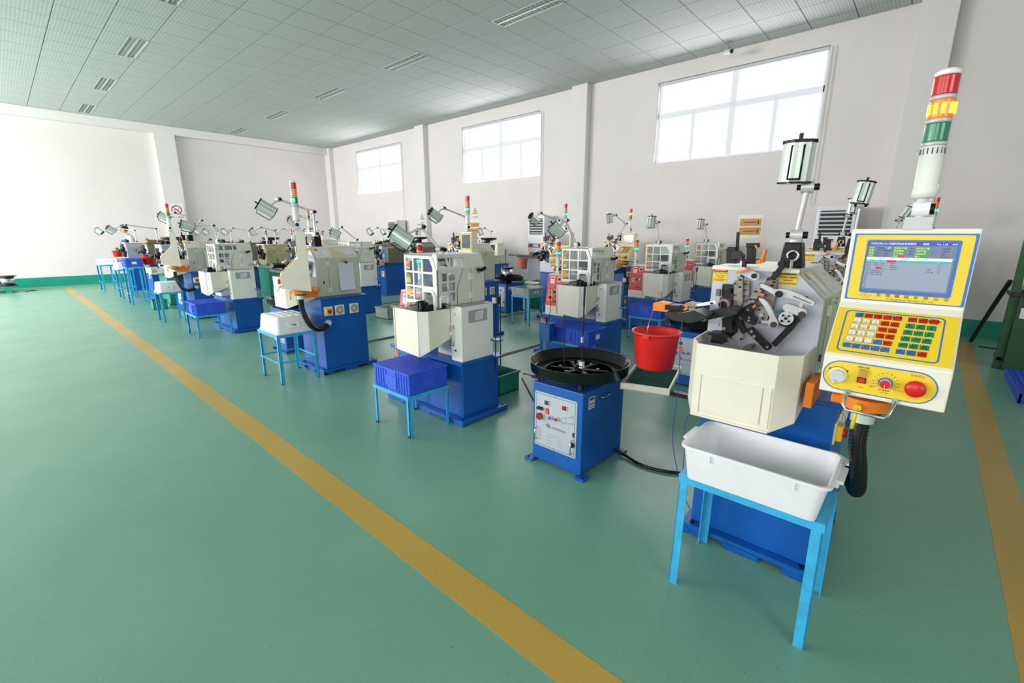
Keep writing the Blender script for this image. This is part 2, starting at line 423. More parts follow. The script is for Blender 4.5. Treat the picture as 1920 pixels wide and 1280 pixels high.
# CCTV camera
r=empty('security_camera',(-3.28,9.45,CZ)); tag(r,'small grey bullet security camera hanging from ceiling above the largest window','camera')
MB().cyl((0,0,0),(0,0,-.01),.05,'grey').cyl((0,0,0),(0,0,-.14),.008,'grey').build('bracket',r)
MB().cyl((-.06,.02,-.15),(.07,-.04,-.18),.04,'aluminium').build('housing',r)
MB().cyl((.07,-.04,-.18),(.085,-.047,-.187),.034,'black').build('camera_lens',r)
# ---------------------------------------------------------------- wall things
def sheet(name,x,z,w,h,label,cat,draw,mt='paper',wallx=None,grp=None):
    if wallx is None: F=Fr((x,WY-.001,z),(1,0,0),(0,0,1)); o=(x,WY,z)
    else: F=Fr((wallx,x,z),(0,1,0),(0,0,1)); o=(wallx,x,z)
    mb=MB().box(-w/2,w/2,-h/2,h/2,0,.004,mt,F); r=mb.build(name,origin=o); tag(r,label,cat,grp); 
    if draw:
        for nm,d in draw:
            m2=MB(); d(m2,F); c=m2.build(nm,r,o)
    return r
def tri(F,m2,cx,cy,s,m,t): m2.add([F(cx-s,cy-s*.8,t),F(cx+s,cy-s*.8,t),F(cx,cy+s*.95,t)],[(0,1,2)],m)
def warn(m2,F):
    tri(F,m2,0,.05,.11,'ink',.005); tri(F,m2,0,.048,.09,'panelyellow',.0056)
    m2.add([F(.012,.10,.0062),F(-.022,.035,.0062),F(.002,.035,.0062),F(-.012,-.01,.0062),F(.024,.055,.0062),F(.002,.055,.0062)],[(0,1,2,5),(5,2,3,4)],'ink')
def ws(z,xx): return [('pictogram',warn),('lettering',lambda m2,F:m2.text('当心触电',F_off(F,0,-.14),.055,'ink',.005))]
def F_off(F,a,b): return Fr(F(a,b,0),F.u,F.v)
sheet('warning_sign',-10.42,2.16,.28,.36,'white sheet with yellow triangle electricity warning, right of the leftmost tall window column','sign',ws(0,0))
sheet('warning_sign',-12.80,2.03,.28,.36,'white sheet with yellow triangle electricity warning, on the column beside the farthest air conditioner','sign',ws(0,0))
bpy.data.objects['warning_sign.001'].location.y=9.688
def plaques(m2,F):
    for q in (.085,-.085): m2.box(-.19,.19,q-.068,q+.068,.004,.010,'plaque',F)
def ptext(m2,F):
    for q in (.085,-.085): m2.box(-.12,.10,q-.006,q+.006,.010,.0106,'ink',F); m2.box(.13,.15,q-.03,q+.03,.010,.0106,'ink',F)
sheet('notice_board',-2.68,1.68,.44,.44,'cream framed board with two orange-brown plaques on the wall under the largest window','notice board',[('plaque',plaques),('print',ptext)],'cream')
sheet('notice_board',-10.44,1.71,.42,.44,'cream framed board with two orange plaques, under the yellow triangle sign by a work lamp','notice board',[('plaque',plaques),('print',ptext)],'cream')
def nosmoke(m2,F):
    n=28; o=[(.15*math.cos(2*PI*i/n),.05+.15*math.sin(2*PI*i/n)) for i in range(n)]; i_=[(.12*math.cos(2*PI*i/n),.05+.12*math.sin(2*PI*i/n)) for i in range(n)]
    ring(m2,F,o,i_,.004,.006,'inkred'); G=Fr(F(0,.05,0),F.u-F.v,F.v+F.u); m2.box(-.13,.13,-.014,.014,.005,.007,'inkred',G)
    m2.box(-.07,.06,.04,.06,.004,.0055,'ink',F); m2.tube([F(.06,.07,.005),F(.075,.09,.005),F(.06,.11,.005)],.004,'ink',4)
sheet('no_smoking_sign',4.23,2.24,.42,.52,'white no smoking sign with red ring and red lettering on the far left column','sign',[('pictogram',nosmoke),('lettering',lambda m2,F:m2.text('禁止吸烟',F_off(F,0,-.19),.085,'inkred',.005))],'white',wallx=BX+.0005)
def ac(x,y,label,grp='floor-standing air conditioners'):
    r=empty('air_conditioner',(x,y,0)); tag(r,label,'air conditioner',grp)
    w,d,h=.56,.40,1.99
    MB().box(-w/2,w/2,0,d,0,h,'acwhite').build('cabinet',r,bevel=.03,seg=3)
    g=MB().box(-.22,.22,-.002,.004,h-.47,h-.07,'dark'); g.build('air_outlet',r)
    for k in range(6):
        o=MB().box(-.22,.22,-.014,.0,h-.445+k*.066,h-.420+k*.066,'lightgrey').build('louver_slat',r)
    MB().box(-.25,.25,-.004,.002,h-.80,h-.70,'burgundy').box(-.09,.09,-.006,-.003,h-.785,h-.715,'lightgrey').build('control_band',r)
    MB().box(-.20,-.13,-.004,-.001,h-.57,h-.555,'grey').build('badge',r)
    MB().box(-.24,.24,-.006,.0,.12,.95,'lightgrey').build('intake_grille',r,bevel=.004)
    return r
ac(-1.24,9.28,'tall white air conditioner with burgundy band, behind the large yellow control panel')
ac(-7.66,9.40,'tall white air conditioner behind the pink hanging bucket, beside the middle wall column')
ac(-14.18,9.40,'tall white air conditioner farthest away, left of the wall column with the warning sign')
# ---------------------------------------------------------------- lamps, towers
def lamp(root,o,base,j1,j2,head,hdir,mat_='aluminium',L=.16,R=.062,handle=None,flat=1.):
    """articulated work lamp: base -> joint -> joint -> cylindrical head (axis hdir)"""
    b,j1,j2,head=[Vector(p) for p in (base,j1,j2,head)]; hd=Vector(hdir).normalized()
    a=MB()
    a.cyl(b,b+Vector((0,0,.012)),.03,'alloy')
    pts=[b+Vector((0,0,.03)),j1,j2] if (j1-j2).length>.02 else [b+Vector((0,0,.03)),j1]
    for p,q in zip(pts,pts[1:]): a.cyl(p,q,.0115,'alloy',n=10)
    a.cyl(pts[-1],head,.009,'alloy',n=8)
    arm=a.build('work_lamp',root,o)
    side=Vector((1,.15,0)).normalized()
    for p in pts[:-1]+[pts[-1]]:
        MB().cyl(p-side*.024,p+side*.024,.025,'alloy').cyl(p+side*.024,p+side*.044,.014,'black').cyl(p-side*.024,p-side*.04,.012,'black').build('joint',arm,o)
    n=24; F=Fr(head,hd.orthogonal(),hd.cross(hd.orthogonal()))
    V=MB(); prof=[]
    u=side-hd*side.dot(hd); u=u.normalized() if u.length>.2 else hd.orthogonal().normalized(); v=hd.cross(u)
    out=[(R*(1 if i%2 else .93)*math.cos(2*PI*i/n),R*flat*(1 if i%2 else .93)*math.sin(2*PI*i/n)) for i in range(n)]
    fn=lambda p,q,t: head+u*p+v*q+hd*t
    V.prism(out,fn,-L/2,L/2,mat_); V.build('lamp_head',arm,o)
    o2=[(p*1.07,q*1.07) for p,q in out]
    MB().prism(o2,fn,L/2,L/2+.012,'black').cyl(head+hd*(L/2+.012),head+hd*(L/2+.04),.008,'black',n=8).build('end_cap',arm,o)
    MB().prism(o2,fn,-L/2-.006,-L/2,'black').prism([(p*.8,q*.8) for p,q in out],fn,-L/2-.008,-L/2-.006,'screen_off').build('lamp_lens',arm,o)
    hs=-(v) if handle is None else Vector(handle).normalized()
    hs=(hs-hd*hs.dot(hd)).normalized(); hw=hd.cross(hs)
    h=MB(); 
    for s in (-1,1): h.tube([head+hs*(R*flat)+hw*.022*s+hd*(L*.42),head+hs*(R*flat+.03)+hw*.022*s+hd*(L*.38),head+hs*(R*flat+.03)+hw*.022*s-hd*(L*.45),head+hs*(R*flat)+hw*.022*s-hd*(L*.45)],.004,'black',5)
    h.tube([head+hs*(R*flat+.03)+hw*.022-hd*(L*.45),head+hs*(R*flat+.03)-hw*.022-hd*(L*.45)],.004,'black',5)
    h.build('lamp_handle',arm,o)
    return arm
def tower(root,o,base,lit,s=1.0,lean=0.,kinds=('red','amber','green'),H0=.10):
    """three-colour signal tower; returns the stem mesh"""
    x,y,z=base; ax=Vector((math.sin(lean),0,math.cos(lean))); B=Vector(base); R=.03*s
    at=lambda h: B+ax*h
    mb=MB().box(x-.035*s,x+.035*s,y-.03*s,y+.03*s,z,z+.04*s,'lightgrey').cyl(at(.04*s),at(.075*s),.013*s,'lightgrey')
    st=mb.build('signal_tower',root,o)
    MB().cyl((x-.022*s,y,z+.065*s),(x+.022*s,y,z+.065*s),.024*s,'white').cyl((x+.022*s,y,z+.065*s),(x+.034*s,y,z+.065*s),.017*s,'black').build('hinge',st,o)
    h=H0*s; b=MB().cyl(at(h-.015*s),at(h),R*.5,'lightgrey').lathe([(R*1.06,0),(R*1.06,.025*s),(R,.03*s),(R,.155*s)],at(h),'cream_white',24,ax)
    for k in range(16):
        t=2*PI*k/16; p=at(h+.14*s)+Vector((math.cos(t)*R,math.sin(t)*R,0)); b.cyl(p-ax*.009*s,p+ax*.009*s,.0014*s,'dark',n=5)
    b.build('buzzer_housing',st,o)
    h+=.155*s
    for k in reversed(kinds):
        lm=('lit_' if lit==k else 'lens_')+k
        MB().lathe([(R*1.02,0),(R*1.02,.012*s)],at(h),'alloy',24,ax).build('spacer_ring',st,o); h+=.012*s
        pr=[]; n=7
        for i in range(n): pr+=[(R,i*.055*s/n),(R*1.03,(i+.5)*.055*s/n)]
        pr.append((R,.055*s)); MB().lathe(pr,at(h),'lens_'+k,24,ax).build(k+'_lens',st,o,label=None)
        if lit==k:
            for t in (-2.6,-2.0,-1.4,-.7,-.1):
                p=at(h+.027*s)+Vector((math.cos(t)*R*1.0,math.sin(t)*R*1.0,0)); MB().cyl(p-ax*.016*s,p+ax*.016*s,.0065*s,'lit_'+k,n=8).build('lit_lamp',st,o)
        h+=.055*s
    MB().lathe([(R*1.03,0),(R*1.03,.010*s),(R*.8,.018*s),(0,.02*s)],at(h),'white',24,ax).build('tower_cap',st,o)
    return st
MECH=[
('wire_opening','dark','p',[(-0.708,1.31),(-0.704,1.319),(-0.659,1.32),(-0.651,1.243),(-0.703,1.239)],2.268,2.272),
('spring_coil','black','c',[(-0.669,1.291)],2.24,2.268,0.0115),
('spindle_housing','maroon','p',[(-0.707,1.257),(-0.649,1.261),(-0.649,1.219),(-0.708,1.216)],2.25,2.27),
('cover_plate','plate','p',[(-0.643,1.128),(-0.588,1.133),(-0.587,1.064),(-0.651,1.065)],2.262,2.27),
('bolt','black','c',[(-0.639,1.07)],2.254,2.262,0.0045),
('bolt','black','c',[(-0.594,1.071)],2.254,2.262,0.005),
('bolt','black','c',[(-0.636,1.124)],2.254,2.262,0.0045),
('slide_block','steel','p',[(-0.652,1.339),(-0.586,1.342),(-0.579,1.264),(-0.607,1.241),(-0.618,1.256),(-0.633,1.243),(-0.646,1.25)],2.25,2.27),
('slide_bar','steel','p',[(-0.634,1.36),(-0.611,1.36),(-0.6,1.249),(-0.605,1.221),(-0.622,1.221)],2.232,2.25),
('bolt','black','c',[(-0.621,1.346)],2.225,2.232,0.0045),
('bolt','black','c',[(-0.641,1.328)],2.225,2.232,0.0045),
('bolt','black','c',[(-0.596,1.33)],2.225,2.232,0.005),
('bolt','black','c',[(-0.619,1.314)],2.225,2.232,0.005),
('bolt','black','c',[(-0.596,1.302)],2.225,2.232,0.0045),
('bolt','black','c',[(-0.64,1.275)],2.225,2.232,0.005),
('bolt','black','c',[(-0.596,1.275)],2.225,2.232,0.005),
('backing_plate','steelb','p',[(-0.515,1.365),(-0.476,1.35),(-0.475,1.281),(-0.477,1.222),(-0.506,1.2),(-0.549,1.153),(-0.575,1.188),(-0.566,1.242)],2.256,2.27),
('diagonal_slide','steel','p',[(-0.543,1.34),(-0.515,1.33),(-0.553,1.246),(-0.582,1.254)],2.236,2.256),
('bolt','black','c',[(-0.536,1.331)],2.228,2.236,0.0045),
('bolt','black','c',[(-0.53,1.312)],2.228,2.236,0.005),
('bolt','black','c',[(-0.552,1.299)],2.228,2.236,0.005),
('bolt','black','c',[(-0.569,1.263)],2.228,2.236,0.005),
('bolt','black','c',[(-0.553,1.263)],2.228,2.236,0.0045),
('slide_nose','copper','p',[(-0.535,1.297),(-0.51,1.294),(-0.516,1.277),(-0.537,1.282)],2.22,2.236),
('bolt','black','c',[(-0.512,1.355)],2.246,2.256,0.0055),
('bolt','black','c',[(-0.489,1.344)],2.246,2.256,0.005),
('bolt','black','c',[(-0.494,1.329)],2.246,2.256,0.005),
('crank_link','alloy','k',[(-0.611,1.388),(-0.557,1.366)],2.215,2.235,0.017),
('crank_pin','black','c',[(-0.56,1.369)],2.205,2.215,0.0115),
('clamp_handle','orange','k',[(-0.623,1.382),(-0.583,1.398)],2.18,2.2,0.005),
('upper_lever','alloy','p',[(-0.531,1.336),(-0.519,1.34),(-0.492,1.33),(-0.468,1.319),(-0.44,1.324),(-0.411,1.32),(-0.363,1.302),(-0.316,1.279),(-0.32,1.262),(-0.353,1.27),(-0.388,1.283),(-0.42,1.287),(-0.454,1.284),(-0.479,1.301),(-0.522,1.321)],2.19,2.21),
('lever_pivot','black','c',[(-0.449,1.301)],2.18,2.19,0.0145),
('lever_scale','steel','p',[(-0.396,1.299),(-0.329,1.275),(-0.331,1.271),(-0.397,1.294)],2.186,2.19),
('lever_link','alloy','p',[(-0.371,1.275),(-0.357,1.269),(-0.363,1.249),(-0.375,1.253)],2.21,2.225),
('lever_knob','black','c',[(-0.352,1.293)],2.195,2.21,0.007),
('rocker_arm','alloy','p',[(-0.531,1.276),(-0.512,1.274),(-0.494,1.261),(-0.476,1.236),(-0.44,1.175),(-0.439,1.157),(-0.456,1.147),(-0.474,1.154),(-0.483,1.167),(-0.518,1.162),(-0.522,1.172),(-0.48,1.18),(-0.477,1.194),(-0.501,1.236),(-0.525,1.263)],2.205,2.225),
('rocker_pivot','bronze','c',[(-0.457,1.166)],2.195,2.205,0.0125),
('bolt','black','c',[(-0.512,1.169)],2.197,2.205,0.005),
('belt_pulley','black','c',[(-0.417,1.193)],2.225,2.245,0.0355),
('pulley_disc','alloy','c',[(-0.415,1.198)],2.205,2.225,0.029),
('bolt','black','c',[(-0.426,1.21)],2.198,2.205,0.005),
('bolt','black','c',[(-0.404,1.21)],2.198,2.205,0.0045),
('bolt','black','c',[(-0.428,1.186)],2.198,2.205,0.0055),
('bolt','black','c',[(-0.402,1.187)],2.198,2.205,0.0045),
('bolt','black','c',[(-0.415,1.198)],2.198,2.205,0.005),
('roller_arm','alloy','k',[(-0.416,1.242),(-0.36,1.227)],2.215,2.24,0.018),
('roller_pivot','bronze','c',[(-0.359,1.219)],2.205,2.215,0.0145),
('belt_guard','black','p',[(-0.407,1.229),(-0.379,1.218),(-0.366,1.191),(-0.392,1.143),(-0.444,1.063),(-0.461,1.078),(-0.414,1.154),(-0.395,1.178)],2.225,2.25),
('lower_link','black','k',[(-0.545,1.126),(-0.47,1.063)],2.2,2.225,0.015),
('bolt','steel','c',[(-0.539,1.124)],2.193,2.2,0.006),
('bolt','steel','c',[(-0.526,1.104)],2.193,2.2,0.007),
('bolt','steel','c',[(-0.468,1.064)],2.193,2.2,0.0055),
('bent_lever','black','p',[(-0.61,1.168),(-0.587,1.169),(-0.579,1.146),(-0.558,1.12),(-0.575,1.106),(-0.607,1.142)],2.2,2.225),
('tool_head','black','p',[(-0.614,1.209),(-0.559,1.249),(-0.542,1.236),(-0.544,1.203),(-0.526,1.183),(-0.533,1.152),(-0.556,1.158),(-0.607,1.191)],2.2,2.24),
('bolt','steel','c',[(-0.564,1.22)],2.193,2.2,0.0065),
('bolt','steel','c',[(-0.556,1.185)],2.193,2.2,0.005),
('bolt','steel','c',[(-0.555,1.172)],2.193,2.2,0.006),
('tool_plate','steel','p',[(-0.541,1.233),(-0.506,1.241),(-0.485,1.203),(-0.49,1.176),(-0.542,1.156),(-0.554,1.198)],2.228,2.256),
('copper_nose','copper','p',[(-0.55,1.236),(-0.538,1.249),(-0.53,1.24),(-0.542,1.226)],2.19,2.2),
('bolt','black','c',[(-0.527,1.221)],2.22,2.228,0.0055),
('bolt','black','c',[(-0.507,1.184)],2.22,2.228,0.005),
('bolt','black','c',[(-0.533,1.174)],2.22,2.228,0.0055),
('tool_plate','alloy','p',[(-0.524,1.203),(-0.507,1.209),(-0.504,1.195),(-0.52,1.192)],2.215,2.228),
('oil_line','green','k',[(-0.462,1.219),(-0.429,1.23)],2.235,2.25,0.003),
('feed_column','black','p',[(-0.662,1.175),(-0.621,1.186),(-0.612,1.1),(-0.655,1.099)],2.17,2.27),
('feed_bracket','black','p',[(-0.702,1.108),(-0.626,1.114),(-0.604,1.104),(-0.61,1.095),(-0.701,1.097)],2.12,2.2),
('feed_motor','black','p',[(-0.691,1.093),(-0.656,1.095),(-0.638,1.059),(-0.693,1.058)],2.14,2.22),
('bolt','steel','c',[(-0.646,1.128)],2.16,2.17,0.0075),
('shaft_end','steelb','k',[(-0.56,1.04),(-0.54,1.049)],2.2,2.27,0.009),
('guide_wheel','steel','c',[(-0.668,1.234)],2.19,2.21,0.025),
('wheel_hub','black','c',[(-0.67,1.232)],2.18,2.19,0.016),
('white_lever','white','p',[(-0.766,1.233),(-0.684,1.258),(-0.677,1.242),(-0.704,1.235),(-0.764,1.221)],2.12,2.14),
('bolt','black','c',[(-0.697,1.244)],2.11,2.12,0.005),
('feed_rail','blackg','p',[(-0.72,1.207),(-0.612,1.236),(-0.583,1.225),(-0.582,1.211),(-0.708,1.167)],2.1,2.2),
('straightener_block','orange','p',[(-1.013,1.204),(-0.985,1.214),(-0.93,1.208),(-0.927,1.175),(-0.94,1.166),(-1.012,1.165)],2.2,2.26),
('roller_block','black','p',[(-0.946,1.203),(-0.851,1.204),(-0.853,1.179),(-0.945,1.179)],2.19,2.27),
('straightener_block','orange','p',[(-0.842,1.223),(-0.83,1.223),(-0.826,1.194),(-0.845,1.183),(-0.85,1.195),(-0.841,1.198)],2.18,2.28),
('roller','steel','c',[(-0.819,1.217)],2.17,2.19,0.0075),
('roller','steel','c',[(-0.805,1.216)],2.17,2.19,0.008),
('roller','steel','c',[(-0.79,1.217)],2.17,2.19,0.008),
('roller','steel','c',[(-0.812,1.2)],2.17,2.19,0.008),
('roller','steel','c',[(-0.797,1.201)],2.17,2.19,0.008),
('roller','blackg','c',[(-0.917,1.199)],2.2,2.22,0.0055),
('roller','blackg','c',[(-0.901,1.2)],2.2,2.22,0.006),
('roller','blackg','c',[(-0.884,1.201)],2.2,2.22,0.0055),
('roller','blackg','c',[(-0.869,1.203)],2.2,2.22,0.006),
('roller_block','black','p',[(-0.834,1.221),(-0.788,1.222),(-0.786,1.192),(-0.83,1.187)],2.19,2.27),
('wire_chute','blackg','p',[(-0.914,1.176),(-0.833,1.188),(-0.852,1.176),(-0.817,1.136),(-0.882,1.138),(-0.908,1.153)],2.14,2.3),
('wire_chute','blackg','p',[(-0.794,1.202),(-0.725,1.225),(-0.668,1.208),(-0.682,1.189),(-0.73,1.167),(-0.759,1.164)],1.99,2.1),
('lid_clamp','black','p',[(-0.716,1.48),(-0.707,1.49),(-0.677,1.49),(-0.667,1.413),(-0.71,1.413)],2.3,2.36),
('clamp_rod','black','k',[(-0.678,1.553),(-0.674,1.474)],2.31,2.33,0.005),
('clamp_jaw','blackg','p',[(-0.688,1.465),(-0.66,1.475),(-0.639,1.453),(-0.636,1.431),(-0.656,1.435),(-0.685,1.431)],2.28,2.33),
('adjuster_head','black','p',[(-0.631,1.508),(-0.587,1.509),(-0.586,1.488),(-0.628,1.487)],2.29,2.35),
('adjuster_post','black','k',[(-0.612,1.483),(-0.609,1.441)],2.29,2.35,0.013),
('adjuster_base','black','p',[(-0.639,1.438),(-0.583,1.438),(-0.581,1.416),(-0.636,1.415)],2.285,2.36),
('handle_arm','orange','k',[(-0.569,1.426),(-0.553,1.431)],2.275,2.3,0.009),
('handle_grip','orange','k',[(-0.556,1.433),(-0.548,1.478)],2.275,2.295,0.007),
('handle_grip','orange','k',[(-0.588,1.497),(-0.581,1.486)],2.28,2.29,0.004),
('screw_rod','black','k',[(-0.616,1.421),(-0.617,1.363)],2.24,2.26,0.008),
('screw_rod','black','k',[(-0.449,1.44),(-0.493,1.363)],2.24,2.262,0.009),
('screw_knob','black','c',[(-0.465,1.425)],2.225,2.245,0.0135),
('screw_knob','black','c',[(-0.48,1.38)],2.225,2.245,0.014),
('lamp_block','black','p',[(-0.481,1.513),(-0.421,1.516),(-0.4,1.425),(-0.479,1.421)],2.35,2.43)]
# ---------------------------------------------------------------- spring-coiling machine (open front, swivel control console)
OA=(-.45,2.5,0)
def screen_text(root,o,F):
    m=MB(); P=lambda u0,u1,v0,v1,mt,t=.0004: m.box(u0,u1,v0,v1,0,t,mt,F)
    # display spans u .0545-.276, v .045-.2085
    P(.0545,.276,.045,.2085,'screen_bg'); P(.0545,.276,.197,.2085,'screen_bar',.0007); P(.0545,.276,.160,.197,'screen_top',.0006)
    P(.0545,.27,.1495,.1575,'screen_white',.0006); P(.0545,.268,.1415,.1495,'screen_teal',.0007); P(.110,.134,.1415,.1495,'screen_red',.001)
    P(.2705,.276,.045,.158,'screen_top',.0006); P(.0545,.27,.045,.052,'screen_top',.0006)
    scr=m.build('screen',root,o)
    g=MB()
    for k in range(4):
        v=.1885-k*.0088
        for u0,u1 in ((.057,.073),(.121,.154),(.176,.213)):
            if k==3 and u0==.121: u1=.137
            g.box(u0,u1,v-.0036,v+.0036,.0006,.001,'screen_green' if not (k==3 and u0==.176) else 'screen_green',F)
    g.box(.137,.153,.1585,.1655,.0006,.0011,'screen_red',F); g.box(.097,.119,.1885-.0036,.1885+.0036,.0006,.001,'screen_bar',F); g.box(.083,.098,.1185,.1255,.0006,.001,'screen_red',F)
    g.build('screen_field',scr,o) if False else g.build('screen_field',root,o)
    t=MB(); T=lambda s,u,v,z,c='ink',al='LEFT',t_=.0013: t.text(s,Fr(F(u,v,0),F.u,F.v),z,c,t_,al)
    T('奕翔机械CNC伺服控制自动弹簧机',.059,.2025,.0078,'screen_white'); T('- 编辑',.188,.2025,.0078,'screen_white'); T('Ver 1.28',.226,.2025,.0075,'screen_white'); T('关闭',.262,.2025,.0065,'screen_white')
    for k,(a,b,c) in enumerate((('方向','目前生产量','设定生产量'),('位置','目前圈数','完成产量'),('速度','生产速度','内部信号'),('手轮','时间','模式'))):
        v=.1885-k*.0088; T(a,.0575,v,.0066,'screen_text'); T(b,.1225,v,.0066,'screen_text'); T(c,.178,v,.0066,'screen_text')
    for k,(a,b,c,d) in enumerate((('X-凸轮','Y-送料','001','000234'),('10171.0','10000.00','001','002800'),('00.3','0.50','076','080'),('05.6','0.10','','AUTO'))):
        v=.1885-k*.0088; T(a,.076,v,.0066); T(b,.098,v,.0066,'screen_white' if k==0 else 'ink'); T(c,.162,v,.0066); T(d,.24,v,.0066)
    T('P  C     凸轮角度      Y-送料       次数圈数      跳转  T  次数',.058,.1535,.0062,'inkpurple')
    T('000 2   103.0~ 130.0',.057,.1455,.0062,'screen_text'); T('T',.165,.1455,.0062,'screen_text'); T('00',.235,.1455,.0062,'screen_text')
    rows=['001 2   130.0~ 130.0        5.00','002 2   130.0~ 165.0        26.00','003 1            =                3073.00','004 1            =  171.0       120.00','005 0  RETURN  R','006 0  RETURN  R','007 0  RETURN  R','008','009','010','011','012','013','014']
    for k,s_ in enumerate(rows): T(s_,.0565,.138-k*.0065,.006)
    for k in range(4): T('00',.24,.136-k*.0075,.006)
    T('004',.214,.1215,.006); T('006 @',.214,.114,.006)
    t.build('screen_lettering',root,o)
def console(root,full,o=OA):
    X0=-.215; W=.322
    prof=[(1.835,1.022),(1.835,1.150),(2.005,1.315),(2.010,1.567),(2.092,1.560),(2.102,.982)]
    c=MB().yz(prof,X0,X0+W,'cream').build('control_console',root,o,bevel=.004)
    U=Fr((X0,2.005-.0012,1.315),(1,0,0),(0,.005,.252)); M=Fr((X0,1.835-.0009,1.150+.0009),(1,0,0),(0,.17,.165)); Lo=Fr((X0,1.8345,1.025),(1,0,0),(0,0,1))
    # Fr.n = u x v points to -y (towards the operator)
    MB().box(.012,.319,.010,.236,-.002,.0005,'panelblue',U).build('console_border',c,o)
    m=MB(); m.prism(rrect(.018,.312,.0135,.231,.006),lambda p,q,t:U(p,q,t),.0004,.0011,'panelyellow'); m.build('console_panel',c,o)
    m=MB(); ring(m,U,rrect(.049,.284,.036,.2155,.006),rrect(.054,.2765,.0445,.209,.001),.001,.0022,'panelblue'); m.build('screen_bezel',c,o)
    MB().box(.053,.278,.0435,.2095,.001,.0014,'dark',U).build('screen_glass',c,o)
    if full: screen_text(c,o,Fr(U(0,0,.0014),U.u,U.v))
    else: MB().box(.0545,.276,.045,.2085,.0014,.0018,'screen_off',U).build('screen',c,o)
    t=MB()
    if full:
        for k,ch in enumerate('奕翔機械有限公司'): t.text(ch,Fr(U(.1055+k*.0243,.0293,0),U.u,U.v),.0128,'ink',.0016)
        t.text('Yi Siang Honh Machine Co., Ltd.',Fr(U(.188,.0185,0),U.u,U.v),.0074,'ink',.0016,sx=1.25)
        n=4; d=lambda rx,ry:[(.069+rx,.0265),(.069,.0265+ry),(.069-rx,.0265),(.069,.0265-ry)]
        ring(t,U,d(.0175,.0095),d(.0155,.0084),.0011,.0016,'inkred'); t.text('YS',Fr(U(.069,.0265,0),U.u,U.v),.0095,'inkred',.0016)
        t.build('lettering',c,o)
    # keypad
    MB().box(.004,.316,.012,.207,-.002,.0006,'panelyellow',M).build('keypad_panel',c,o)
    m=MB(); ring(m,M,rrect(.0275,.2855,.0215,.198,.014,6),rrect(.0315,.2815,.0255,.194,.011,6),.0005,.0011,'panelblue'); m.build('keypad_border',c,o)
    layout=['BRRRR RRR','WWWRR GGG','WWWRR GGG','WWWRR GGG','WWWBR GGG','BBBBB BBR']
    txt=[['手動','斷電','切換','上一頁','下一頁','','儲存','刪除','主軸啟動'],['1\nABC','2\nDEF','3\nGHI','程式\n設定','T1\n連動','','單一\n方向','單步\n測試','LCD\n開'],['4\nJKL','5\nMNO','6\nPQR','下動','T2\n復歸','','歸零\n修正','加速','LCD\n關'],['7\nSTU','8\nVW','9\nXYZ','刪除','清除\n單位','','參數\n設定','減速','重量\n設定'],['-/+','0','.','↑','輸入','','復歸','連續\n修正','溫度\n警報'],['±Y','±X','←','↓','→','','插入','執行\n修正','停機']]
    cm={'R':'red','B':'panelblue','G':'green','W':'key_white'}
    tl=MB(); kk=MB()
    for r in range(6):
        u0=.0665-.0026*r; v=.1800-.0262*r
        ci=0
        for q,ch in enumerate(layout[r]):
            if ch==' ': continue
            u=u0+.0252*q-(.0 if q<5 else .0128); 
            if q>5: u=u0+.0252*5+.0137+(q-6)*.0258
            mm=kk if not full else MB()
            mm.box(u-.0108,u+.0108,v-.0096,v+.0096,.0004,.0012,'ink',M); mm.box(u-.0098,u+.0098,v-.0087,v+.0087,.0012,.0026,cm[ch],M)
            if full:
                mm.build('key',c,o)
                s_=txt[r][q]
                tl.text(s_,Fr(M(u,v-.001,0),M.u,M.v),.0072 if '\n' in s_ else .0088,'ink',.0029)
                if ch!='W': tl.box(u-.0078,u-.0055,v+.0050,v+.0072,.0026,.0030,'led_blue' if ch=='B' else 'lit_white',M) if ch=='B' else tl.box(u-.0075,u-.0058,v+.0052,v+.0068,.0026,.0029,'white' if ch=='R' else 'lit_green',M)
    if full: tl.build('key_lettering',c,o)
    else: kk.build('keypad_keys',c,o)
    # lower strip
    def stad(x0,x1,y0,y1,k=10):
        r=(y1-y0)/2; P=[]
        for i in range(k+1): t=-PI/2+PI*i/k; P.append((x1-r+r*math.cos(t),y0+r+r*math.sin(t)))
        for i in range(k+1): t=PI/2+PI*i/k; P.append((x0+r+r*math.cos(t),y0+r+r*math.sin(t)))
        return P
    m=MB(); m.prism(stad(.004,.298,.010,.112),lambda p,q,t:Lo(p,q,t),-.0005,.0012,'panelblue'); m.build('switch_strip_border',c,o)
    m=MB(); m.prism(stad(.0075,.2945,.0135,.1085),lambda p,q,t:Lo(p,q,t),.001,.0018,'panelyellow'); m.build('switch_strip',c,o)
    MB().cyl(Lo(.046,.060,.001),Lo(.046,.060,.006),.0245,'white',n=28).cyl(Lo(.046,.060,.006),Lo(.046,.060,.022),.021,'lightgrey',n=28).cyl(Lo(.040,.043,.018),Lo(.040,.043,.030),.005,'lightgrey',n=12).build('hand_wheel_knob',c,o)
    MB().box(.1,.124,.047,.066,.001,.006,'ink',Lo).box(.103,.121,.049,.064,.006,.009,'red',Lo).build('start_switch',c,o)
    MB().box(.101,.123,.070,.094,.001,.010,'plaque',Lo).build('switch_guard',c,o)
    k=MB().cyl(Lo(.173,.060,.001),Lo(.173,.060,.004),.019,'panelblue',n=24).cyl(Lo(.173,.060,.004),Lo(.173,.060,.022),.0145,'lightgrey',n=24).cyl(Lo(.173,.060,.022),Lo(.173,.060,.023),.0135,'red',n=24).box(.1725,.1735,.048,.058,.023,.0235,'white',Lo)
    k.build('speed_knob',c,o)
    MB().cyl(Lo(.246,.060,.001),Lo(.246,.060,.010),.021,'darkred',n=28).lathe([(.025,.010),(.0262,.018),(.0235,.024),(.014,.0285),(0,.030)],Lo(.246,.060,0),'red',28,Lo.n).build('emergency_stop_button',c,o)
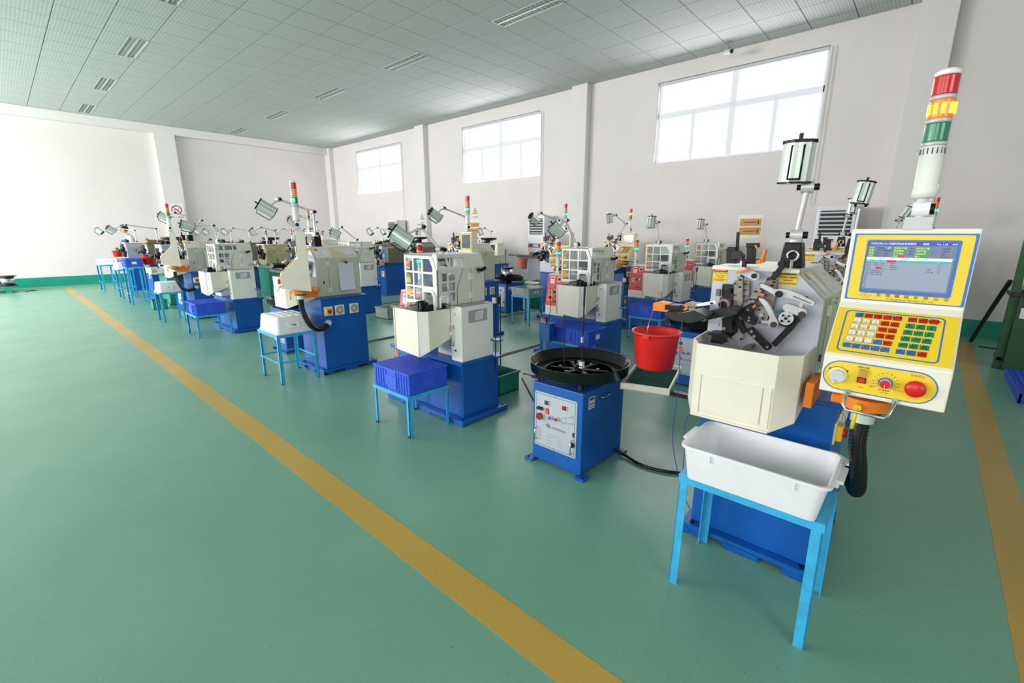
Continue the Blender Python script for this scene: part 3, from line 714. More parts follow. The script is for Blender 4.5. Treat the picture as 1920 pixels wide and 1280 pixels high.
    if full:
        t=MB(); T=lambda s,u,v,z,cc='ink':t.text(s,Fr(Lo(u,v,0),Lo.u,Lo.v),z,cc,.0022)
        for i in range(13):
            a=math.radians(215-250*i/12); T(str(i*10),.173+.0315*math.cos(a),.060+.0315*math.sin(a),.006)
            a2=a; G=Lo(.173+.0235*math.cos(a),.060+.0235*math.sin(a),0); t.cyl(G+Lo.n*.0018,G+Lo.n*.0024,.0014,'inkred',n=6)
        T('啟動加速',.112,.099,.0075); T('START',.112,.032,.0055); T('MIN',.139,.041,.0055); T('MAX',.214,.041,.0055,'inkred'); T('試車速度',.173,.035,.0072); T('TEST-VR',.173,.027,.0055)
        T('緊急停止',.246,.098,.0085,'inkred'); T('EM\'STOP',.246,.026,.006,'inkred'); T('M.P.G.',.046,.030,.0055); T('+',.076,.062,.009); T('-',.014,.070,.009)
        pts=[Lo(.046+.030*math.cos(a),.060+.030*math.sin(a),.002) for a in [math.radians(q) for q in range(40,141,10)]]; t.tube(pts,.0009,'ink',4)
        for s_,q in ((1,40),(-1,140)):
            a=math.radians(q); p=(.046+.030*math.cos(a),.060+.030*math.sin(a)); t.add([Lo(p[0]-.003,p[1]+.002,.0024),Lo(p[0]+.004,p[1]+.003,.0024),Lo(p[0]+s_*.004,p[1]-.006,.0024)],[(0,1,2)],'ink')
        t.build('switch_lettering',c,o)
    # chrome handle under the lower edge
    h=[Lo(.082,.010,-.004),Lo(.080,-.004,.018),Lo(.079,-.030,.036),Lo(.086,-.042,.040),Lo(.186,-.046,.040),Lo(.196,-.036,.037),Lo(.205,-.004,.018),Lo(.205,.008,-.004)]
    MB().tube(h,.0052,'chrome',10).cyl(Lo(.082,.010,0),Lo(.082,.010,.006),.009,'chrome').cyl(Lo(.205,.008,0),Lo(.205,.008,.006),.009,'chrome').build('console_handle',c,o)
    return c
def mech(root,o=OA):
    yb=2.2745
    heads={}
    for it in MECH:
        n_,m_,k=it[:3]; pts=it[3]; y0,y1=it[4],it[5]
        if n_=='lamp_block': continue
        mb=MB()
        if k=='p': mb.xz(pts,y0,y1,m_)
        elif k=='c':
            (x,z)=pts[0]; r=it[6]; mb.cyl((x,y0,z),(x,y1,z),r,m_,n=20 if r>.012 else 8)
            if r>.012 and m_ in('alloy','steel'): mb.cyl((x,y0-.002,z),(x,y0,z),r*.25,'steelb',n=10)
        else:
            (a,b),r=pts,it[6]; d=Vector((b[0]-a[0],0,b[1]-a[1])).normalized(); n=Vector((-d.z,0,d.x)); P=[]
            for i in range(9): t=-PI/2+PI*i/8; q=Vector((b[0],0,b[1]))+d*(r*math.cos(t))+n*(r*math.sin(t)); P.append((q.x,q.z))
            for i in range(9): t=PI/2+PI*i/8; q=Vector((a[0],0,a[1]))+d*(r*math.cos(t))+n*(r*math.sin(t)); P.append((q.x,q.z))
            mb.xz(P,y0,y1,m_)
        ob=mb.build(n_,root,o,bevel=.0012 if k!='c' else 0,seg=1)
        if n_=='upper_lever': heads['upper_lever']=ob
    for pts in ([(-.794,1.202),(-.725,1.225),(-.668,1.208)],): MB().tube([(x,1.988,z) for x,z in pts],.0016,'steel',5).build('chute_highlight',root,o)  # thin light strip added as a highlight along the chute's upper edge
    # spring coil in the opening
    h=[(-.716+.011*math.cos(t),2.252+.011*math.sin(t),1.262+.0042*t/ (2*PI)) for t in [i*PI/6 for i in range(96)]]
    MB().tube(h,.0016,'steelb',5).build('return_spring',root,o)
    # piano-wire work leads
    MB().tube([(-.68,2.2,1.27),(-.675,2.17,1.25),(-.668,2.15,1.21),(-.668,2.14,1.17),(-.66,2.14,1.14)],.0012,'chrome',4).build('wire_feed',root,o)
def machineA():
    root=empty('spring_machine',OA); o=OA
    # plinth with fork gaps
    p=MB(); x0,x1,y0,y1=-.77,-.165,2.2,2.87
    p.box(x0,x1,y0,y1,.03,.055,'blue')
    for a,b in ((x0,x0+.12),(x0+.22,x1-.22),(x1-.12,x1)): p.box(a,b,y0,y0+.06,0,.04,'blue').box(a,b,y1-.06,y1,0,.04,'blue')
    for a,b in ((y0,y0+.12),(y0+.26,y0+.42),(y1-.12,y1)): p.box(x0,x0+.05,a,b,0,.04,'blue').box(x1-.05,x1,a,b,0,.04,'blue')
    p.build('plinth',root,o,bevel=.004,seg=1)
    for x,y in ((x0+.05,y0+.03),(x1-.05,y0+.03),(x0+.05,y1-.03),(x1-.05,y1-.03)): MB().cyl((x,y,.055),(x,y,.062),.012,'dark',n=6).build('anchor_bolt',root,o)
    MB().box(-.735,-.19,2.25,2.78,.055,.84,'blue').build('base_cabinet',root,o,bevel=.006)
    MB().box(-.745,-.17,2.235,2.80,.84,.858,'blue').build('base_top',root,o,bevel=.003,seg=1)
    # right side: isolator, two fans, elbow
    s=MB(); s.box(-.19,-.182,2.275,2.375,.66,.76,'cream'); s=s.build('switch_plate',root,o,bevel=.002,seg=1)
    MB().box(-.182,-.160,2.29,2.36,.675,.745,'yellow').build('switch_collar',s,o,bevel=.003,seg=1)
    MB().cyl((-.162,2.325,.71),(-.152,2.325,.71),.022,'red',n=16).box(-.153,-.144,2.319,2.331,.690,.730,'darkred').build('main_switch',s,o)
    for yc in (2.455,2.63):
        f=MB().box(-.19,-.18,yc-.055,yc+.055,.655,.765,'cream').build('fan_grille',root,o,bevel=.003,seg=1)
        MB().cyl((-.1802,yc,.71),(-.1795,yc,.71),.046,'khaki',n=20).build('fan_opening',f,o)
        g=MB().cyl((-.179,yc,.71),(-.176,yc,.71),.014,'cream',n=12)
        for r in (.024,.033,.042): g.tube([(-.178,yc+r*math.cos(t),.71+r*math.sin(t)) for t in [2*PI*i/16 for i in range(16)]],.0016,'cream',4,True)
        for i in range(8):
            t=2*PI*i/8; g.tube([(-.178,yc+.013*math.cos(t),.71+.013*math.sin(t)),(-.178,yc+.046*math.cos(t),.71+.046*math.sin(t))],.0014,'cream',4)
        g.build('fan_guard',f,o)
    e=MB().cyl((-.19,2.31,.585),(-.165,2.31,.585),.034,'aluminium',n=20).tube([(-.165,2.31,.585),(-.14,2.30,.582),(-.118,2.275,.575)],.027,'aluminium',14)
    e.build('hose_elbow',root,o)
    # body
    prof=[(-.757,.86),(-.295,.86),(-.295,1.280),(-.405,1.385),(-.757,1.385)]
    b=MB().xz(prof,2.285,2.80,'sage').build('machine_body',root,o,bevel=.003,seg=1)
    MB().xz([(-.757,.86),(-.298,.86),(-.298,1.278),(-.407,1.384),(-.757,1.384)],2.276,2.2855,'frontplate').build('front_plate',root,o)
    MB().box(-.762,-.400,2.27,2.81,1.384,1.402,'cream').build('lid',root,o,bevel=.002,seg=1)
    SL=Fr((-.4045,2.285,1.3855),(0,1,0),(.1095,0,-.1055))       # slope: u along depth, v down the slope
    q=MB(); nrm=SL.n
    s_=1 if nrm.z>0 else -1
    q.box(.02,.50,.004,.148,0,.003*s_,'cream',SL); q.build('slant_cover',root,o)
    MB().box(.03,.075,.012,.045,.003*s_,.004*s_,'plaque',SL).box(.03,.1,.06,.135,.003*s_,.0036*s_,'paper',SL).box(.125,.16,.02,.12,.003*s_,.006*s_,'white',SL).build('instruction_label',root,o)
    pk=MB().box(.20,.47,.008,.140,.004*s_,.006*s_,'manila',SL).build('document_pocket',root,o)
    MB().add([SL(.235,.02,.0075*s_),SL(.46,.012,.0075*s_),SL(.462,.11,.0075*s_),SL(.39,.128,.0075*s_)],[(0,1,2,3)],'paper').build('document_sheet',pk,o)
    # side door hinges, latch ring
    for z in (.93,1.22):
        hb=MB().box(-.295,-.290,2.405,2.44,z-.024,z+.024,'cream').cyl((-.288,2.4225,z-.026),(-.288,2.4225,z+.026),.005,'lightgrey',n=8).build('hinge',root,o)
    MB().box(-.2955,-.2935,2.418,2.42,.87,1.275,'dark').build('door_seam',root,o)
    MB().cyl((-.295,2.60,1.245),(-.286,2.60,1.245),.016,'chrome',n=12).build('cable_hook',root,o)
    MB().box(-.300,-.288,2.35,2.362,1.0,1.03,'bronze').build('door_latch',root,o)
    mech(root,o)
    # stickers
    def sticker(x0,x1,z0,z1,kind):
        m=MB().box(x0,x1,2.2745,2.276,z0,z1,'yellow').build('safety_sticker',root,o)
        F=Fr((x0,2.2742,z0),(1,0,0),(0,0,1)); w,h=x1-x0,z1-z0; t=MB()
        if kind=='d':
            t.box(.002,w-.002,h*.70,h*.97,0,.0004,'ink',F); t.prism([(w/2+.46*w*math.cos(a),h*.835+h*.105*math.sin(a)) for a in [2*PI*i/18 for i in range(18)]],lambda p,q,z:F(p,q,z),.0004,.0007,'red')
            t.text('DANGER',Fr(F(w/2,h*.835,0),F.u,F.v),.0115,'white',.001,sx=1.15); t.text('KEEP HANDS CLEAR',Fr(F(w/2,h*.61,0),F.u,F.v),.0056,'ink',.0006,sx=1.2); t.text('WHEN EQUIPMENT\nIS RUNNING',Fr(F(w/2,h*.13,0),F.u,F.v),.0056,'ink',.0006,sx=1.2)
            t.tube([F(w*.22,h*.5,.0006),F(w*.32,h*.40,.0006),F(w*.5,h*.46,.0006),F(w*.75,h*.45,.0006),F(w*.72,h*.33,.0006),F(w*.5,h*.28,.0006),F(w*.36,h*.36,.0006)],.0008,'ink',4)
        else:
            t.box(.003,w-.003,h*.72,h*.95,0,.0004,'ink',F); t.text('CAUTION',Fr(F(w/2,h*.835,0),F.u,F.v),.0145,'yellow',.0007,sx=.92,bold=.0003); 
            for k,s2 in enumerate(('DO NOT OPERATE','WITHOUT','EYE PROTECTION')): t.text(s2,Fr(F(w/2,h*(.55-.2*k),0),F.u,F.v),.0078,'ink',.0006,sx=.98,bold=.00025)
        t.build('sticker_print',m,o)
    sticker(-.757,-.690,1.327,1.3935,'d'); sticker(-.474,-.405,1.329,1.3955,'c')
    # lamp block and eye bolt on the lid
    MB().xz([(-.502,1.402),(-.408,1.402),(-.424,1.513),(-.490,1.513)],2.35,2.43,'black').build('lamp_block',root,o,bevel=.006)
    MB().tube([(-.445+.021*math.cos(t),2.325,1.456+.021*math.sin(t)) for t in [2*PI*i/24 for i in range(24)]],.0055,'chrome',8,True).cyl((-.445,2.325,1.402),(-.445,2.325,1.435),.007,'chrome',n=10).build('eye_bolt',root,o)
    # chip guard (front bin)
    t_=.006; zt=1.085
    outl=[(-.757,2.278),(-.742,2.06),(-.692,1.972),(-.375,1.972),(-.303,2.045),(-.296,2.278)]
    zb=[.86,.80,.762,.762,.80,.86]
    g=MB(); k=len(outl); inn=[(-.751,2.278),(-.736,2.064),(-.689,1.979),(-.378,1.979),(-.310,2.048),(-.302,2.278)]
    V=[(x,y,zt) for x,y in outl]+[(x,y,z) for (x,y),z in zip(outl,zb)]+[(x,y,zt) for x,y in inn]+[(x,y,z+.004) for (x,y),z in zip(inn,zb)]
    Fc=[]
    for i in range(k-1): Fc+=[(i,i+1,k+i+1,k+i),(2*k+i,3*k+i,3*k+i+1,2*k+i+1),(i,2*k+i,2*k+i+1,i+1)]
    g.add(V,Fc,'cream'); g.add([V[k+i] for i in range(k)]+[(-.757,2.278,.80),(-.296,2.278,.80)],[[k-1-i for i in range(k)]],'cream')
    g.build('chip_guard',root,o)
    MB().box(-.655,-.415,1.966,1.972,.785,.945,'cream').build('guard_hatch',root,o,bevel=.001,seg=1)
    MB().box(-.690,-.660,1.967,1.972,.775,.95,'cream').box(-.410,-.382,1.967,1.972,.775,.95,'cream').box(-.692,-.378,1.964,1.973,.758,.768,'cream').build('guard_rail',root,o,bevel=.001,seg=1)
    MB().box(-.580,-.500,1.969,1.972,.953,.958,'cream').build('hatch_lip',root,o)
    # console, its swivel arm and hose
    console_ob=None
    MB().box(-.286,-.256,2.06,2.26,.872,.975,'orange').box(-.286,-.15,2.20,2.24,.94,.975,'orange').build('swivel_arm',root,o,bevel=.004)
    w=MB().cyl((-.09,2.0,.985),(-.09,2.0,.945),.075,'orange',n=32).cyl((-.09,2.0,.945),(-.09,2.0,.93),.055,'black',n=24)
    w.build('swivel_disc',root,o)
    MB().box(-.19,-.09,1.975,2.03,.945,.975,'orange').build('swivel_link',root,o,bevel=.003,seg=1)
    MB().cyl((-.105,1.93,.962),(-.105,1.905,.962),.012,'yellow').tube([(-.105,1.908,.962),(-.107,1.905,.93),(-.109,1.905,.885)],.0065,'yellow').build('clamp_lever',root,o)
    MB().cyl((-.09,2.0,.93),(-.09,2.0,.888),.036,'aluminium',n=20).build('hose_nut',root,o)
    ctrl=[Vector(p) for p in ((-.09,2.0,.90),(-.09,2.0,.80),(-.075,2.02,.70),(-.068,2.06,.61),(-.075,2.13,.555),(-.09,2.2,.55),(-.112,2.265,.572))]
    pts=[]
    for i in range(len(ctrl)-1):
        p0=ctrl[max(i-1,0)];p1=ctrl[i];p2=ctrl[i+1];p3=ctrl[min(i+2,len(ctrl)-1)]
        for j in range(14):
            t=j/14; pts.append(.5*((2*p1)+(-p0+p2)*t+(2*p0-5*p1+4*p2-p3)*t*t+(-p0+3*p1-3*p2+p3)*t**3))
    MB().tube(pts,.028,'gloss_black',14,rf=lambda i:.0285 if i%2 else .0240).build('corrugated_hose',root,o)
    return root
A=machineA(); col.objects.link
parts_before=kids(A)
placesA=[ # dx, dy, lit, label, lamp pose kind
 (0,0,'amber','nearest cream spring machine with open mechanism and large yellow control console','up',1),
 (-4.64,0,'green','cream and blue spring machine seen from the side behind upturned white bin, lit green tower','fwd',1),
 (-9.65,0,'off','cream spring machine at the far left of the front row, console edge toward camera','back',1),
 (-.02,2.25,'green','spring machine directly behind the nearest one, partly hidden by the yellow console','side',1),
 (-4.62,2.25,'green','spring machine behind the white windowed enclosure numbered 9, console screen facing camera','fwd',1),
 (-4.57,4.4,'green','spring machine beside the hanging pink bucket, in front of the middle air conditioner','fwd',1),
 (-4.49,6.5,'amber','spring machine against the window wall between two windowed enclosures, lit amber tower','fwd2',1),
 (0,6.45,'green','farthest spring machine behind the large yellow console, only lamp and green tower show','tilt',1),
 (-.36,4.4,'none','spring machine third in line behind the nearest one, only its lamp head shows','strait',0),
 (-9.35,2.25,'off','spring machine in the second row at left, behind the side-on machine with the green tower','fwd',1),
]
def add_lamp(r,dx,dy,k):
    o=tuple(r.location); bx,by=-.455+dx,2.39+dy; z=1.513
    if k=='up': lamp(r,o,(bx,by,z),(bx,by,1.545),(bx+.018,by-.005,1.745),(bx-.03,by-.03,1.845),(.03,-.03,1),L=.155,flat=.8)
    elif k=='fwd': lamp(r,o,(bx,by,z),(bx-.01,by,1.775),(bx-.19,by-.28,1.90),(bx-.22,by-.40,1.80),(-.25,-.80,.55),L=.17,handle=(-.2,-.5,-1))
    elif k=='back': lamp(r,o,(bx,by,z),(bx,by+.22,1.77),(bx-.1,by-.15,1.90),(bx-.15,by-.30,1.82),(-.3,-.8,.5),L=.16,handle=(-.2,-.5,-1))
    elif k=='side': lamp(r,o,(bx,by,z),(bx,by,1.545),(bx+.005,by-.005,1.77),(bx+.01,by-.03,1.86),(.14,.08,1),L=.155,flat=.8)
    elif k=='fwd2': lamp(r,o,(bx,by,z),(bx+.12,by,1.75),(bx-.02,by-.2,1.92),(bx-.10,by-.28,1.85),(-.1,-.2,1),L=.16)
    elif k=='tilt': lamp(r,o,(bx,by,z),(bx,by,1.55),(bx+.04,by,1.74),(bx+.12,by-.02,1.84),(.4,.1,.85),L=.15,flat=.8)
    elif k=='strait': lamp(r,o,(bx,by,z),(bx,by,1.55),(bx+.02,by,1.76),(bx+.06,by-.02,1.86),(.02,.0,1),L=.16,flat=.8)
tag(A,placesA[0][3],'machine','spring machines with swivel consoles')
roots=[A]
for q in placesA[1:]: roots.append(clone(A,(OA[0]+q[0],OA[1]+q[1],0),q[3],'spring machines with swivel consoles',skip=('chip_guard','guard_hatch','guard_rail','hatch_lip') if q[1]==4.4 else ()))
YAW={(-4.64,0):-22,(-9.65,0):-11,(-4.62,2.25):-14,(-4.49,6.5):-6,(-9.35,2.25):8}
for c_ in [k for k in kids(A) if k.name.startswith('document_pocket')]:
    for g_ in kids(c_): bpy.data.objects.remove(g_)
    bpy.data.objects.remove(c_)
console(A,True)
dummy=console(roots[1],False)                       # console in A1 coordinates under machine 2, then shared
for r in roots[2:]:
    copy_tree(dummy,r)
for r,q in zip(roots,placesA):
    dx,dy=q[0],q[1]; add_lamp(r,dx,dy,q[4])
    yaw=YAW.get((dx,dy),0)
    tw=tower(r,tuple(r.location),(-.045+dx,2.035+dy,1.563),q[2]) if q[5] else None
    if yaw:
        pv=Vector((-.09,2.0,0))-Vector((OA[0],OA[1],0)); Rm=Matrix.Rotation(math.radians(yaw),3,'Z')
        for c in [k for k in kids(r) if k.name.split('.')[0] in ('control_console','signal_tower','clamp_lever')]:
            c.location=pv-Rm@pv; c.rotation_euler=(0,0,math.radians(yaw))
# long feed rails of the machines further along
for r,q,L in ((roots[1],placesA[1],1.25),(roots[2],placesA[2],1.0),(roots[5],placesA[5],.75),(roots[9],placesA[9],.9)):
    dx,dy=q[0],q[1]; o=tuple(r.location); x=-.70+dx
    MB().box(x-L,x,2.16+dy,2.20+dy,1.130,1.158,'black').box(x-L*.75,x-L*.72,2.155+dy,2.205+dy,1.125,1.165,'grey').box(x-.5,x,2.13+dy,2.2+dy,1.10,1.13,'blackg').build('feed_rail',r,o,bevel=.002,seg=1)
# hanging paper sheets with clip on two side-on machines
for (dx,lab) in ((-4.64,'ruled paper sheet clipped to the side of the second spring machine'),(-9.62,'ruled paper sheet clipped to the side of the far left spring machine')):
    F=Fr((-.2905+dx,2.535,1.225),(0,1,0),(0,0,1)); m=MB(); n=8
    V=[]; 
    for i in range(n+1):
        t=i/n; V+=[F(0,-.31*t,.004+.018*t*t),F(.18,-.30*t-.005,.004+.028*t*t)]
    m.add(V,[(2*i,2*i+1,2*i+3,2*i+2) for i in range(n)],'paper')
    r=m.build('paper_sheet',origin=tuple(F(0,0,0))); tag(r,lab,'paper','paper sheets clipped on machines')
    sm=r.modifiers.new('s','SOLIDIFY'); sm.thickness=.0012
    ln=MB()
    for i in range(14): 
        t=(i+1.2)/16; ln.add([F(.012,-.31*t,.0055+.018*t*t),F(.166,-.30*t-.005,.0055+.028*t*t),F(.166,-.30*t-.0066,.0055+.028*t*t),F(.012,-.31*t-.0016,.0055+.018*t*t)],[(0,1,2,3)],'paperlines')
    ln.build('print',r,tuple(F(0,0,0)))
    MB().box(.078,.112,-.012,.006,.003,.014,'darkred',F).box(.088,.102,.004,.022,.005,.010,'darkred',F).build('binder_clip',r,tuple(F(0,0,0)))
# clear bag of samples lying on the slanted cover of the nearest machine
SL=Fr((-.4045,2.285,1.3855),(0,1,0),(.1095,0,-.1055)); s_=1 if SL.n.z>0 else -1
m=MB(); V=[]; n=8
for i in range(n+1):
    for j in range(n+1):
        u,v=i/n,j/n; V.append(SL(.19+.29*u,.004+.145*v,s_*(.009+.006*math.sin(5*u+2*v)*math.sin(6*v)+.004)))
m.add(V,[(i*(n+1)+j,i*(n+1)+j+1,(i+1)*(n+1)+j+1,(i+1)*(n+1)+j) for i in range(n) for j in range(n)],'bag',True)
r=m.build('plastic_bag',origin=tuple(SL(.33,.07,.01*s_))); tag(r,'clear plastic bag lying on the slanted top of the nearest machine','bag')
# ---------------------------------------------------------------- windowed (enclosed) machine
OB=(-3.155,2.57,0)
def machineB():
    o=OB; root=empty('enclosed_machine',OB)
    p=MB().box(-3.70,-2.615,2.30,2.84,.012,.05,'blue'); 
    for a,b in ((-3.70,-3.45),(-3.25,-3.05),(-2.87,-2.615)): p.box(a,b,2.30,2.36,0,.02,'blue').box(a,b,2.78,2.84,0,.02,'blue')
    p.build('plinth',root,o,bevel=.003,seg=1)
    for x,y in ((-3.64,2.33),(-2.65,2.33),(-2.65,2.81)): MB().cyl((x,y,.05),(x,y,.056),.012,'dark',n=6).build('anchor_bolt',root,o)
    MB().box(-3.64,-2.67,2.36,2.78,.05,.50,'blue').build('base_cabinet',root,o,bevel=.005)
    MB().box(-3.67,-2.655,2.34,2.80,.497,.528,'blue').build('worktop',root,o,bevel=.003,seg=1)
    st=MB().box(-3.625,-3.565,2.356,2.3605,.42,.48,'plaque').build('ce_sticker',root,o)
    t=MB(); t.text('CE',Fr((-3.595,2.3555,.45)),.045,'inkred',.0005); t.build('sticker_print',st,o)
    # inner drive housing seen through the panes and the blue bed
    MB().box(-3.08,-2.86,2.44,2.72,.528,1.20,'lightgrey').build('drive_housing',root,o,bevel=.01)
    MB().box(-3.10,-2.82,2.30,2.42,.90,.955,'blue').build('tool_bed',root,o,bevel=.003,seg=1)
    MB().cyl((-3.1,2.36,1.13),(-3.1,2.30,1.13),.05,'lightgrey').cyl((-2.98,2.38,1.10),(-2.98,2.28,1.10),.035,'blackg').box(-3.06,-2.93,2.32,2.39,1.16,1.24,'blackg').cyl((-2.9,2.4,1.2),(-2.9,2.34,1.2),.04,'steel').build('spindle_unit',root,o)
    m=MB().box(-2.955,-2.865,2.16,2.24,.93,1.0,'blackg').box(-2.935,-2.915,2.13,2.2,.96,1.03,'black').box(-2.90,-2.88,2.13,2.2,.90,1.02,'black').cyl((-3.02,2.18,1.0),(-2.93,2.2,1.005),.009,'blackg').cyl((-3.05,2.15,.99),(-3.0,2.18,1.0),.014,'steel'); m.build('wire_guide',root,o)
    MB().cyl((-2.83,2.33,.985),(-2.76,2.31,.988),.012,'steel').cyl((-2.765,2.315,.97),(-2.76,2.31,1.0),.014,'steel').box(-2.86,-2.80,2.31,2.36,.93,1.0,'black').build('outlet_guide',root,o)
    # enclosure front: 3 x 3 panes and an arch
    X0,X1,Yf,Zb,Zt=-3.24,-2.81,2.245,.985,1.385; W=X1-X0; H=Zt-Zb
    F=Fr((X0,Yf,Zb)); e=MB()
    cols=[(.025,.115),(.130,.235),(.25,.375)]; rws=[(.028,.135),(.150,.250),(.265,.368)]
    holes=[(a,b,c,d) for a,b in cols for c,d in rws if not (a>.2 and c<.1)]+[(.275,.395,-.0,.115)]
    e.holed(F,W,H,.012,holes,'cream_white')
    e.add([F(.335,.368,.0),F(.376,.368,.0),F(.376,.30,.0),F(.335,.368,-.012),F(.376,.368,-.012),F(.376,.30,-.012)],[(0,2,1),(3,4,5),(0,3,5,2)],'cream_white')
    # rounded arch band
    arch=[(.262,-.01,.006),(.262,.085,.006)]+[(.262+.03-.03*math.cos(a),.085+.03*math.sin(a),.006) for a in [PI/2*i/5 for i in range(1,6)]]+[(.39-.03+.03*math.sin(a),.085+.03*math.cos(a),.006) for a in [PI/2*i/5 for i in range(0,6)]]+[(.40,.085,.006),(.40,-.05,.006)]
    e.tube([F(*q) for q in arch],.014,'cream_white',8)
    front=e.build('enclosure_front',root,o)
    for (a,b,c,d) in holes[:-1]:
        MB().box(a,b,c,d,-.008,-.005,'acrylic',F).build('window_pane',front,o)
    tt=[('CE','plaque',.31),('c','yellow',.20),('d','yellow',.095)]
    for k_,mt_,v in tt:
        s=MB().box(.030,.078,v-.032,v+.032,-.004,-.001,mt_,F).build('safety_sticker',front,o); t=MB()
        if k_=='CE': t.text('CE',Fr(F(.054,v,0),F.u,F.v),.036,'inkred',.0005,bold=.0008)
        else:
            t.box(.032,.076,v+.014,v+.028,-.001,-.0004,'ink' if k_=='c' else 'red',F); t.text('CAUTION' if k_=='c' else 'DANGER',Fr(F(.054,v+.021,0),F.u,F.v),.0095,'yellow' if k_=='c' else 'white',.0005)
            for i in range(3): t.box(.036,.072,v+.003-.012*i,v+.006-.012*i,-.001,-.0004,'ink',F)
        t.build('sticker_print',s,o)
    # side: vertical part and slanted part
    D=.52; Zm=1.27
    G=Fr((X1,Yf,Zb),(0,1,0),(0,0,1)); sd=MB()
    h2=[(.045,.105,.115,.18),(.120,.185,.115,.18),(.045,.105,.195,.255),(.120,.185,.195,.255),(.120,.185,.03,.10),(.03,.095,0,.06)]
    sd.holed(G,.20,Zm-Zb,.010,h2,'palesage'); sd.box(.20,D,0,Zm-Zb,-.010,0,'palesage',G)
    sd.tube([G(*q) for q in [(.022,-.01,.003),(.022,.055,.003),(.04,.075,.003),(.085,.075,.003),(.103,.055,.003),(.103,.01,.003)]],.009,'cream_white',6)
    side=sd.build('enclosure_side',root,o)
    for (a,b,c,d) in h2[:-1]: MB().box(a,b,c,d,-.007,-.004,'acrylic',G).build('window_pane',side,o)
    K=Fr((X1,Yf,Zm),(0,1,0),(-.055,0,Zt-Zm)); sh=math.hypot(.055,Zt-Zm); sl=MB()
    h3=[(.045,.125,.022,sh-.03),(.14,.245,.022,sh-.03),(.258,.31,.022,sh-.03)]
    sl.holed(K,D,sh,.010,h3,'palesage'); slant=sl.build('enclosure_slant',root,o)
    for (a,b,c,d) in h3: MB().box(a,b,c,d,-.007,-.004,'acrylic',K).build('window_pane',slant,o)
    t=MB(); t.box(X0,X1-.055,Yf,Yf+D,Zt-.012,Zt,'cream_white').build('enclosure_roof',root,o)
    for i in range(3): MB().cyl((X0+.30,Yf+.1+i*.12,Zt),(X0+.30,Yf+.1+i*.12,Zt+.008),.022,'white',n=12).build('roof_plug',root,o)
    bk=MB().box(X0,X1,Yf+D-.01,Yf+D,Zb,Zm,'palesage').box(X0,X1-.055,Yf+D-.01,Yf+D,Zm,Zt,'palesage').holed(Fr((X0+.01,Yf,Zb),(0,1,0),(0,0,1)),D,H,.01,[(.03,.49,.03,.37)],'palesage'); bk.build('enclosure_back',root,o)
    # seam and hinges on the side door
    MB().box(.198,.202,0,.13,0,.002,'dark',G).build('door_seam',side,o)
    MB().add([G(.198,.13,.002),G(.202,.13,.002),G(.272,Zm-Zb,.002),G(.268,Zm-Zb,.002)],[(0,1,2,3)],'dark').build('door_seam',side,o)
    for v in (.06,.215):
        MB().box(.325,.385,v-.026,v+.026,0,.003,'cream_white',G).cyl(G(.355,v-.03,.004),G(.355,v+.03,.004),.005,'lightgrey',n=8).build('hinge',side,o)
    MB().box(.354,.356,0,.285,0,.0012,'dark',G).build('door_seam',side,o)
    kn=MB(); kn.add([G(.40,.285,.004),G(.46,.285,.004),G(.455,.235,.004),G(.43,.235,.004)],[(0,1,2,3)],'plaque').cyl(G(.435,.265,.0),G(.435,.265,.045),.012,'black').cyl(G(.435,.265,.045),G(.47,.285,.06),.014,'black'); kn.build('rotary_switch',root,o)
    # electrical box with handle, label and plastic sleeve
    bx=MB().box(-2.80,-2.67,2.36,2.72,.53,.983,'cream_white').build('electrical_box',root,o,bevel=.003,seg=1)
    MB().box(-2.80,-2.67,2.36,2.72,.983,.986,'grey').build('box_lid',root,o)
    hd=MB().tube([(-2.765,2.36,.82),(-2.765,2.33,.82),(-2.765,2.33,.66),(-2.765,2.36,.66)],.007,'chrome',8).box(-2.775,-2.755,2.355,2.361,.79,.815,'lightgrey').box(-2.775,-2.755,2.355,2.361,.665,.69,'lightgrey'); hd.build('door_handle',bx,o)
    MB().cyl((-2.745,2.36,.62),(-2.745,2.352,.62),.008,'ink',n=10).build('door_lock',bx,o)
    Q=Fr((-2.67,2.36,.53),(0,1,0),(0,0,1))
    sv=MB().box(.075,.285,.315,.415,.0005,.002,'sleeve',Q).build('plastic_sleeve',bx,o)
    m=MB().add([Q(.145,.325,.003),Q(.235,.335,.003),Q(.24,.405,.003),Q(.15,.395,.003)],[(0,1,2,3)],'paper')
    for i in range(5): m.box(.16,.225,.342+i*.011,.345+i*.011,.003,.0034,'inkred' if i%3==1 else 'grey',Q)
    m.build('note_slip',bx,o)
    # front guard
    t_=.006; zt=.962
    ou=[(-3.165,2.34),(-3.165,2.075),(-2.850,2.075),(-2.790,2.13),(-2.800,2.358)]; zb=[.60,.62,.60,.645,.715]
    inn=[(-3.159,2.34),(-3.159,2.081),(-2.853,2.081),(-2.797,2.133),(-2.806,2.358)]
    V=[(x,y,zt) for x,y in ou]+[(x,y,z) for (x,y),z in zip(ou,zb)]+[(x,y,zt) for x,y in inn]+[(x,y,z+.004) for (x,y),z in zip(inn,zb)]; k=5; Fc=[]
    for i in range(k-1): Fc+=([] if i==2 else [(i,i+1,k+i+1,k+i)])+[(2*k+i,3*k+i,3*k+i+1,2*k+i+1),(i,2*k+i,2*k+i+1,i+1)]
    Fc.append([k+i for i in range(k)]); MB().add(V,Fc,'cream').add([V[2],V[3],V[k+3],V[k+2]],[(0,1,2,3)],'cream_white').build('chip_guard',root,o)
    MB().tube([(-3.165,2.072,zt),(-3.165,2.072,.62)],.007,'cream_white',6).build('guard_edge',root,o)
    MB().tube([(-2.852,2.073,zt),(-2.852,2.073,.605)],.004,'cream_white',6).build('guard_edge',root,o)
